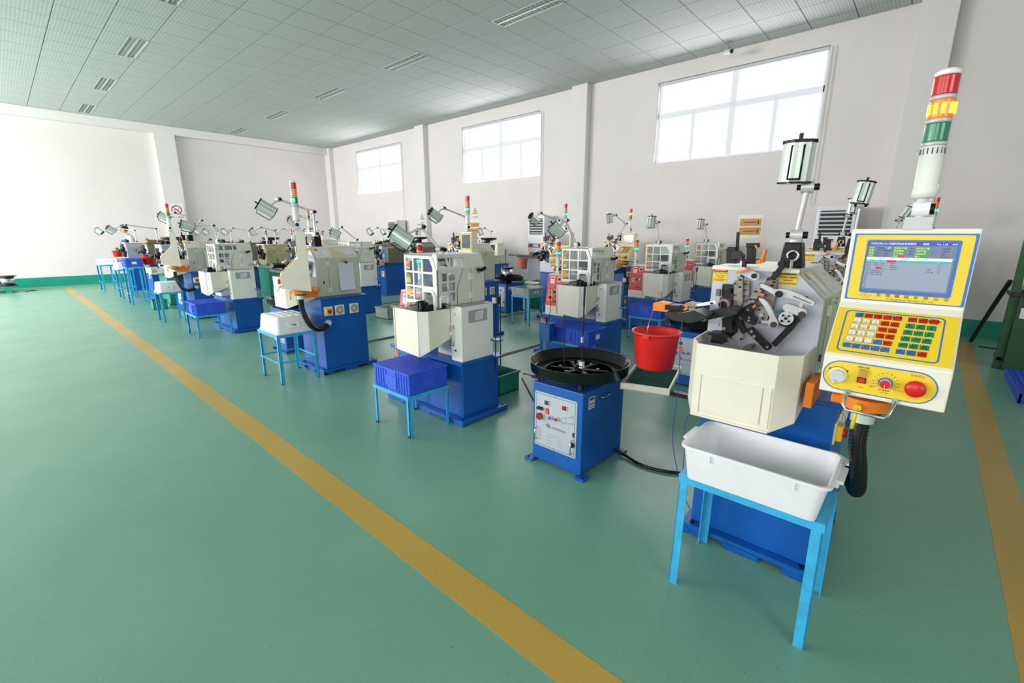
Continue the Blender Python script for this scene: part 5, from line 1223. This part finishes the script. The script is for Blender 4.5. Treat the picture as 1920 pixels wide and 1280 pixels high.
# ---------------------------------------------------------------- older boxed machines at the back and far left
def oldmachine(x,y,label,base='blue',body='khaki',w=.62,d=.62,hb=.78,ht=1.26,hopper=True,disp=None,lampk=None,twr=None,bar=None,topbox=False,switch=False,stain=False):
    r=empty('coiling_machine',(x,y,0)); tag(r,label,'machine','older boxed machines'); o=(0,0,0); X=w/2
    MB().box(-X-.03,X+.03,-.03,d+.03,0,.05,base).build('plinth',r,bevel=.004,seg=1)
    MB().box(-X,X,0,d,.05,hb,base).build('base_cabinet',r,bevel=.006,seg=1)
    MB().box(-X-.015,X+.015,-.015,d+.015,hb,hb+.02,base).build('base_top',r)
    MB().xz([(-X+.02,hb+.02),(X-.02,hb+.02),(X-.02,ht-.1),(X-.12,ht),(-X+.02,ht)],.02,d-.04,body).build('machine_body',r,bevel=.005,seg=1)
    MB().box(-X+.01,X-.11,.01,d-.03,ht,ht+.015,'cream' if body!='khaki' else 'khaki').build('lid',r)
    MB().xz([(-X+.04,hb+.1),(X-.05,hb+.1),(X-.05,ht-.12),(X-.13,ht-.03),(-X+.04,ht-.03)],.012,.021,'frontplate' if not stain else 'tan').build('front_plate',r)
    cx,cz=-.02,(hb+ht)/2+.06
    for k in range(6):
        a=2*PI*k/6+.3; e=Vector((math.cos(a),0,math.sin(a))); n_=Vector((-e.z,0,e.x)); c0=Vector((cx,0,cz))
        pts=[c0+e*.03+n_*.022,c0+e*.03-n_*.022,c0+e*.17-n_*.03,c0+e*.17+n_*.03]
        MB().xz([(p.x,p.z) for p in pts],-.045,.012,('black','steelb','blackg')[k%3]).cyl((c0+e*.14)+Vector((0,-.06,0)),(c0+e*.14)+Vector((0,-.045,0)),.014,'steel',n=8).build('slide_unit',r)
    MB().cyl((cx,-.07,cz),(cx,.012,cz),.05,'black',n=18).build('quill',r)
    MB().xz([(X-.2,hb+.12),(X-.14,hb+.12),(X-.04,hb+.26),(X-.10,hb+.30)],-.04,.01,'black').build('link_arm',r)
    for q in range(3): MB().box(-X+.08+q*.10,-X+.13+q*.10,.08,.14,ht+.015,ht+.05+.02*q,'black').cyl((-X+.1+q*.1,.1,ht+.04),(-X+.1+q*.1,.1,ht+.12),.007,'blackg',n=6).build('adjuster',r)
    g=MB(); g.xy([(-X+.04,-.22),(X-.1,-.22),(X-.02,-.14),(X-.02,.0),(-X+.02,.0)],hb-.03,hb-.024,'cream'); 
    g.box(-X+.04,X-.1,-.225,-.219,hb-.03,hb+.09,'cream').box(-X+.02,-X+.026,-.21,0,hb-.03,hb+.09,'cream').box(X-.026,X-.02,-.14,0,hb-.03,hb+.09,'cream'); g.build('chip_guard',r)
    if hopper:
        hx,hz=-.08,ht+.10
        MB().cyl((hx,.3,ht),(hx,.3,hz),.03,'black').lathe([(.05,0),(.19,.03),(.205,.075),(.20,.078),(.18,.04),(.0,.02)],(hx,.3,hz),'blackg',28).build('hopper_pan',r)
        MB().box(hx-.05,hx+.06,.18,.24,ht,hz,'black').build('hopper_bracket',r)
    if bar: MB().box(-X-bar,-X+.1,-.06,-.02,cz-.01,cz+.02,'black').box(-X-.2,-X+.05,-.09,-.0,cz-.04,cz-.01,'blackg').cyl((-X-bar*.6,-.04,cz-.03),(-X-bar*.6,-.04,cz+.05),.02,'blackg').build('feed_rail',r)
    if disp:
        b=MB().box(X-.02,X+.26,-.06,.18,hb+.06 if disp=='blue' else ht-.24,ht-.06 if disp=='blue' else ht+.06,'khaki' if disp=='blue' else 'cream').build('control_box',r,bevel=.005,seg=1)
        F=Fr((X-.0,-.061,hb+.10 if disp=='blue' else ht-.25)); 
        if disp=='blue':
            MB().box(.0,.12,.06,.30,0,.003,'panelblue',F).build('display_panel',b); MB().box(.03,.085,.19,.27,.003,.005,'traydark',F).build('display',b)
            MB().box(.025,.095,.08,.165,.003,.005,'screen_cyan',F).build('button_field',b); MB().cyl(F(.03,.025,0),F(.03,.025,.012),.014,'red').build('push_button',b); MB().cyl(F(.08,.025,0),F(.08,.025,.012),.013,'white').build('push_button',b)
        else:
            MB().box(.03,.17,.13,.27,0,.003,'blackg',F).build('display',b)
            for q in range(4): MB().cyl(F(.04+q*.05,.07,0),F(.04+q*.05,.07,.012),.014,('red','white','ink','white')[q]).build('push_button',b)
    if switch:
        s=MB().box(X-.12,X-.02,-.04,-.0,.48,.62,'cream').build('switch_box',r,bevel=.004,seg=1); MB().cyl((X-.07,-.04,.58),(X-.07,-.055,.58),.018,'red').cyl((X-.07,-.04,.53),(X-.07,-.05,.53),.014,'ink').build('push_button',s)
    if topbox: MB().box(-.15,.2,.05,.4,ht+.015,ht+.08,'wood').build('parts_drawer',r,bevel=.003,seg=1)
    if lampk:
        for (bx,by,q) in lampk:
            ex,ey=q; lamp(r,o,(bx,by,ht+.015),(bx,by,ht+.34),(bx+ex,by+ey,ht+.42),(bx+ex*1.5,by+ey*1.5,ht+.32),(ex*1.2,ey*1.2,.55),L=.15,R=.06)
    if twr: tower(r,o,(twr[0],.15,ht+.0),'off',s=.9,lean=twr[1],kinds=('red','green') if len(twr)<3 else ('red','amber','green'))
    return r
oldmachine(-12.45,4.40,'old tan machine on teal base with small leaning tower, left of the second machine tower',base='teal',body='tan',stain=True,hopper=True,twr=(.08,-.12),bar=None,lampk=[(.22,.3,(-.05,-.3))])
oldmachine(-10.35,6.4,'khaki machine with blue display panel on dark blue base, centre back','blue','khaki',disp='blue',hopper=False,lampk=[(.1,.35,(-.3,-.2))],switch=True)
oldmachine(-12.5,8.0,'khaki machine at the window wall, left of the machine with blue display','blue','khaki',disp='blue',hopper=False,lampk=[(.1,.35,(-.3,-.1))])
oldmachine(-13.9,6.5,'dark machine with two leaning towers, behind the upright of the second machine','blue','khaki',hopper=False,twr=(.15,.0),lampk=[(-.1,.3,(-.1,-.3))])
oldmachine(-16.0,6.5,'dark machine with tall three-colour tower near the far corner','blue','khaki',hopper=False,twr=(.1,-.08,3),lampk=[(-.1,.3,(-.1,-.3))])
oldmachine(-14.3,4.5,'brown machine in second row at left, one work lamp bent low','blue','khaki',hopper=False,lampk=[(0,.3,(-.15,-.35))])
oldmachine(-15.9,4.5,'brown machine in second row beside the column, lamp arm to the left','blue','khaki',hopper=False,lampk=[(.1,.3,(-.1,-.4))])
oldmachine(-17.5,4.6,'brown machine closest to the left wall column','blue','khaki',hopper=False,lampk=[(.1,.3,(-.1,-.35))])
oldmachine(-11.4,8.3,'machine with black hopper pan and leaning tower, before the farthest air conditioner','blue','khaki',hopper=True,twr=(-.05,-.15),lampk=[(-.25,.3,(.0,.05))])
oldmachine(-8.3,8.1,'machine with black hopper and cream controller screen, left of the wire spool','blue','sage',disp='cream',hopper=True,lampk=[(-.15,.45,(-.15,-.1))])
oldmachine(-9.4,8.5,'machine against the window wall under the two orange plaques','blue','sage',hopper=True,twr=(.0,.1),lampk=None)
oldmachine(-14.0,2.35,'grey machine with orange drawer on top and black bent lamp, far left group','blue','khaki',hb=.78,ht=1.30,hopper=False,topbox=True,switch=True,bar=.8,lampk=[(.2,.25,(.05,-.55))])
oldmachine(-12.45,2.32,'grey sloping machine with black hopper beside the far left console','teal','machinegrey',w=.7,hb=.72,ht=1.28,hopper=True,bar=.6,lampk=None)
oldmachine(-16.35,2.3,'light grey machine in front of the worker at the far left wall','blue','machinegrey',w=.6,hb=.78,ht=1.27,hopper=False,bar=.7,lampk=[(.0,.3,(-.3,-.45))])
# ---------------------------------------------------------------- odds and ends on the floor
def conduit(x,y0,y1,label): 
    m=MB().box(-.03,.03,y0,y1,0,.012,'steel').box(-.012,.012,y0,y1,.012,.022,'grey'); r=m.build('floor_conduit',origin=(0,0,0),bevel=0); r.location=(x,0,.0); tag(r,label,'cable cover','floor conduits'); 
conduit(-3.93,3.0,9.2,'grey steel floor conduit between machine 10 and the row to its left'); conduit(-5.85,5.2,9.2,'grey steel floor conduit by the grey tray stand'); conduit(-8.95,3.0,9.0,'grey steel floor conduit behind the blue cabinet row at left'); conduit(-5.9,3.05,4.2,'short grey floor conduit between the side-on machine and number 9')
def cable(name,pts,r_,mt,label,cat='cable'):
    ctrl=[Vector(p) for p in pts]; P=[]
    for i in range(len(ctrl)-1):
        p0=ctrl[max(i-1,0)];p1=ctrl[i];p2=ctrl[i+1];p3=ctrl[min(i+2,len(ctrl)-1)]
        for j in range(8):
            t=j/8; P.append(.5*((2*p1)+(-p0+p2)*t+(2*p0-5*p1+4*p2-p3)*t*t+(-p0+3*p1-3*p2+p3)*t**3))
    P.append(ctrl[-1]); o=MB().tube(P,r_,mt,8).build(name); tag(o,label,cat); return o
cable('power_cable',[(-1.46,2.72,.05),(-1.40,2.74,.02),(-1.25,2.70,.011),(-1.10,2.72,.011),(-.95,2.80,.011),(-.76,2.88,.03)],.011,'gloss_black','thick black power cable on the floor between blue cabinet and nearest machine')
cable('power_cable',[(-1.86,2.62,.03),(-2.1,2.75,.008),(-2.5,3.1,.008),(-3.1,3.6,.008)],.007,'black','thin black cable on the floor behind the blue turntable cabinet')
cable('signal_wire',[(-.84,2.16,1.16),(-.835,2.15,1.02),(-.83,2.16,.8),(-.85,2.2,.5),(-.82,2.3,.2),(-.80,2.42,.005)],.002,'wireblue','thin blue signal wire hanging left of the nearest machine guard')
r=cable('signal_wire',[(-.77,2.22,.68),(-.80,2.22,.60),(-.79,2.22,.40),(-.80,2.25,.01)],.002,'wireblue','short blue wire hanging beside the base of the nearest machine')
def openbox(name,x,y,w,d,h,mt,label,rz=0):
    r=empty(name,(x,y,0),rz=rz); tag(r,label,'crate'); m=MB().box(-w/2,w/2,-d/2,d/2,0,.008,mt).box(-w/2,w/2,-d/2,-d/2+.008,0,h,mt).box(-w/2,w/2,d/2-.008,d/2,0,h,mt).box(-w/2,-w/2+.008,-d/2,d/2,0,h,mt).box(w/2-.008,w/2,-d/2,d/2,0,h,mt); m.build('body',r)
    MB().box(-w/2-.012,w/2+.012,-d/2-.012,-d/2,h-.02,h,mt).box(-w/2-.012,w/2+.012,d/2,d/2+.012,h-.02,h,mt).box(-w/2-.012,-w/2,-d/2,d/2,h-.02,h,mt).box(w/2,w/2+.012,-d/2,d/2,h-.02,h,mt).build('rim',r,bevel=.002,seg=1); return r
openbox('storage_crate',-3.12,3.18,.42,.30,.20,'teal','open teal crate on the floor behind the enclosed machine numbered 9')
openbox('storage_crate',-7.42,4.75,.42,.32,.20,'greyplastic','open grey crate on the floor right of the enclosed machine behind the paper sheet')
openbox('storage_crate',-5.95,7.65,.6,.4,.28,'green','green crate on the floor under the pink bucket')
openbox('storage_crate',-11.8,2.06,.24,.24,.20,'teal','small teal crate on the floor in the far left group')
r=empty('sensor_stand',(-3.10,4.02,0)); tag(r,'small blue sensor box on a thin post before machine 10','sensor')
MB().box(-.09,.09,-.09,.09,0,.02,'blue').cyl((0,0,.02),(0,0,.36),.012,'steel').build('post',r)
MB().box(-.07,.08,-.05,.05,.36,.56,'blue').box(-.09,.10,-.06,.06,.56,.57,'blue').build('box',r,bevel=.003,seg=1)
MB().cyl((.0,0,.57),(.0,0,.62),.01,'black').tube([(.0,0,.62),(-.06,0,.61),(-.09,0,.70)],.006,'black').tube([(.03,0,.57),(.05,0,.75),(.04,0,.95)],.003,'black').build('lever',r)
# far left: pallet with wire spools
r=empty('pallet',(-18.25,-.25,0)); tag(r,'dark teal pallet on the floor at the left edge','pallet')
for k in range(5): MB().box(-.5+k*.22,-.36+k*.22,-.8,.35,.13,.16,'teal').build('deck_board',r,bevel=.003,seg=1)
for y in (-.75,-.25,.25): MB().box(-.5,.52,y-.05,y+.06,.0,.13,'teal').build('bearer',r)
def spool(x,y,z,label):
    r=empty('wire_spool',(x,y,z)); tag(r,label,'spool','wire spools on the pallet')
    MB().lathe([(.19,0),(.19,.02),(.13,.03),(.13,.24),(.19,.25),(.19,.27),(.03,.27)],(0,0,0),'blackg',28).build('reel',r); MB().lathe([(.14,.03),(.145,.13),(.14,.24)],(0,0,0),'chrome',28).build('wire_coil',r)
spool(-18.1,.02,.16,'grey wire spool at the right end of the pallet on the left edge'); spool(-18.35,-.45,.16,'wire spool cut by the left edge of the photo, on the pallet')
MB_=MB().tube([(-17.9,.3,.01),(-17.8,.42,.03),(-17.95,.5,.01)],.01,'blackg',6); o=MB_.build('strap'); tag(o,'loose dark strap on the floor beside the left pallet','strap')
# right edge: green rack with bags, leaning bar, blue grid pallet, grey sack
r=empty('steel_rack',(1.05,7.75,0)); tag(r,'dark green steel rack at the right edge with bags on it','rack')
for x in (-.26,.55):
    MB().box(x-.035,x+.035,-.06,.0,0,1.52 if x<0 else 1.5,'darkgreen').build('upright',r,bevel=.003,seg=1)
MB().box(-.30,.62,-.10,.26,.86,.90,'blackg').build('shelf',r,bevel=.003,seg=1)
MB().box(-.22,-.02,-.12,-.02,0,.86,'darkgreen').build('leg_panel',r); MB().box(-.19,-.05,-.125,-.12,.62,.74,'white').build('label_card',r)
MB().box(-.28,.62,-.06,.24,.10,.14,'darkgreen').build('lower_shelf',r)
def sack(x,y,z,w,d,h,mt,label,name='sack'):
    b=bmesh.new(); bmesh.ops.create_cube(b,size=1); bmesh.ops.subdivide_edges(b,edges=b.edges[:],cuts=5,use_grid_fill=True)
    for v in b.verts:
        q=v.co.copy(); k=1-.25*abs(q.z)*2*.5; v.co=Vector((q.x*w*(1-.12*(2*q.z)**2)+.012*math.sin(17*q.y+9*q.z),q.y*d*(1-.12*(2*q.z)**2)+.012*math.sin(13*q.x+7*q.z),(q.z+.5)*h*(1-.18*((2*q.x)**2+(2*q.y)**2)/2)+.0))
    me=bpy.data.meshes.new(name); b.to_mesh(me); b.free(); me.materials.append(MT[mt])
    for p in me.polygons: p.use_smooth=True
    o=bpy.data.objects.new(name,me); col.objects.link(o); o.location=(x,y,z); tag(o,label,'sack'); return o
mat('bagblue',S(46,84,140),.25,noise=.5,nscale=14,bump=.8); mat('bagwhite',S(190,184,190),.4,noise=.2,nscale=12,bump=.8)
sack(1.12,7.84,.902,.55,.3,.12,'bagwhite','grey bag lying on the shelf of the green rack'); sack(1.14,7.84,1.025,.52,.3,.22,'bagblue','blue foil bag on the green rack shelf, middle of the pile'); sack(1.15,7.84,1.25,.5,.28,.28,'bagwhite','whitish bag on top of the pile in the green rack')
sack(1.28,5.8,0,.30,.30,.42,'bagwhite','grey white sack on the floor at the right edge under the rack')
r=cable('steel_bar',[(.64,9.3,.03),(.70,8.7,.52),(.76,8.05,1.0)],.026,'blackg','dark steel bar leaning against the green rack','bar')
r=empty('grid_pallet',(1.14,6.35,0)); tag(r,'dark blue plastic grid pallet on the floor at the right edge','pallet')
g=MB()
for k in range(12): g.box(-.30+k*.055,-.285+k*.055,-.15,1.0,.06,.09,'crateblue')
for k in range(20): g.box(-.30,.33,-.15+k*.06,-.135+k*.06,.05,.085,'crateblue')
g.build('deck_grid',r); MB().box(-.31,.34,-.16,-.145,0,.09,'crateblue').box(-.31,-.295,-.16,1.01,0,.09,'crateblue').build('rim',r)
cable('extension_cable',[(.70,8.98,.02),(.85,9.0,.012),(1.0,9.1,.012),(1.1,8.9,.2),(1.05,8.6,.6),(.95,8.3,.98)],.008,'black','black cable hanging from the green rack to the floor')
# ---------------------------------------------------------------- worker at the far left, facing the aisle
def skin(name,verts,edges,rad,m,parent,sub=2,root=0):
    me=bpy.data.meshes.new(name); me.from_pydata([Vector(v) for v in verts],edges,[]); o=bpy.data.objects.new(name,me); col.objects.link(o); o.parent=parent
    sk=o.modifiers.new('skin','SKIN'); me.materials.append(MT[m])
    bpy.context.view_layer.update()
    lay=me.skin_vertices[0] if me.skin_vertices else None
    if lay is None:
        b=bmesh.new(); b.from_mesh(me); b.verts.layers.skin.verify(); b.to_mesh(me); b.free(); lay=me.skin_vertices[0]
    for i,r in enumerate(rad):
        r=r if isinstance(r,tuple) else (r,r); lay.data[i].radius=r; lay.data[i].use_root=(i==root)
    sk.use_smooth_shade=True; s=o.modifiers.new('sub','SUBSURF'); s.levels=sub; s.render_levels=sub
    return o
P=empty('person',(-18.1,2.78,0),'person in blue and white shirt and dark cap, standing at the far left','person')
# body frame: facing -y
V=[(0,0,.95),(0,-.02,1.15),(0,-.05,1.34),(0,-.08,1.46),(0,-.10,1.53),
   (.17,-.05,1.40),(.22,-.06,1.13),(.17,-.26,1.00),(.14,-.34,.97),
   (-.17,-.05,1.40),(-.22,-.06,1.13),(-.17,-.26,1.00),(-.14,-.34,.97),
   (.09,0,.88),(.10,-.02,.48),(.10,.02,.09),(.10,-.10,.035),
   (-.09,0,.88),(-.10,-.02,.48),(-.10,.02,.09),(-.10,-.10,.035)]
E_=[(0,1),(1,2),(2,3),(3,4),(2,5),(5,6),(6,7),(7,8),(2,9),(9,10),(10,11),(11,12),(0,13),(13,14),(14,15),(15,16),(0,17),(17,18),(18,19),(19,20)]
R_=[(.15,.11),(.14,.105),(.15,.11),(.07,.07),(.05,.05),.065,.048,.036,.028,.065,.048,.036,.028,.09,.062,.045,.04,.09,.062,.045,.04]
skin('body',V,E_,R_,'skin',P)
skin('shirt',V[:8]+V[9:12],[(0,1),(1,2),(2,3),(2,5),(5,6),(6,7),(2,8),(8,9),(9,10)],[(.165,.125),(.155,.12),(.168,.125),(.075,.075),.01,.078,.062,.05,.078,.062,.05],'cloth_white',P)
skin('trousers',[V[0]]+V[13:16]+V[17:20],[(0,1),(1,2),(2,3),(0,4),(4,5),(5,6)],[(.16,.12),.105,.075,.06,.105,.075,.06],'trouser',P)
MB().lathe([(.158,0),(.17,.05),(.168,.16),(.13,.24)],(0,-.115,1.10),'cloth_blue',20).build('shirt_panel',P)
hd=MB().lathe([(.03,-.115),(.055,-.095),(.072,-.05),(.080,.0),(.080,.05),(.066,.09),(.035,.112),(0,.118)],(0,0,0),'skin',24)
for i,v in enumerate(hd.v): hd.v[i]=Vector((v.x*.92,v.y*1.12-(.012 if v.z<-.04 else 0),v.z))
hd.cyl((0,-.085,.0),(0,-.112,-.02),.012,'skin',r2=.014,n=8)
for s in (-1,1): hd.cyl((s*.07,.0,-.005),(s*.082,.008,-.005),.02,'skin',n=10); hd.cyl((s*.028,-.078,.018),(s*.028,-.087,.018),.008,'hair',n=8)
hd.box(-.025,.025,-.092,-.086,-.052,-.044,'darkred')
h=hd.build('head',P); h.location=(0,-.14,1.66); h.rotation_euler=(.35,0,0)
hc=MB().lathe([(.086,.025),(.088,.06),(.074,.10),(.04,.125),(0,.13)],(0,.01,0),'hair',24).box(-.06,.06,-.16,-.07,.035,.045,'hair').lathe([(.080,-.05),(.086,.03)],(0,.022,0),'hair',20)
c=hc.build('cap',P); c.location=(0,-.14,1.66); c.rotation_euler=(.35,0,0)
for s in (-1,1):
    b=Vector((s*.14,-.35,.965)); pal=[b,b+Vector((-s*.005,-.06,-.01))]
    vs=[pal[0],pal[1]]; es=[(0,1)]; rr=[.022,.024]
    for k in range(4):
        x=(k-1.5)*.016; L=(.055,.062,.058,.045)[k]; a=len(vs); vs+=[b+Vector((x,-.075,-.01)),b+Vector((x,-.075-L*.5,-.02)),b+Vector((x*1.05,-.075-L,-.045))]; es+=[(1,a),(a,a+1),(a+1,a+2)]; rr+=[.0095,.009,.008]
    a=len(vs); vs+=[b+Vector((-s*.035,-.035,-.01)),b+Vector((-s*.048,-.065,-.02))]; es+=[(0,a),(a,a+1)]; rr+=[.011,.009]
    skin('hand',vs,es,rr,'skin',P,1)
# ---------------------------------------------------------------- consistent normals
done=set()
for o in bpy.data.objects:
    if o.type=='MESH' and o.data.name not in done:
        done.add(o.data.name)
        if not o.modifiers and len(o.data.polygons)>1: fix_normals(o.data)
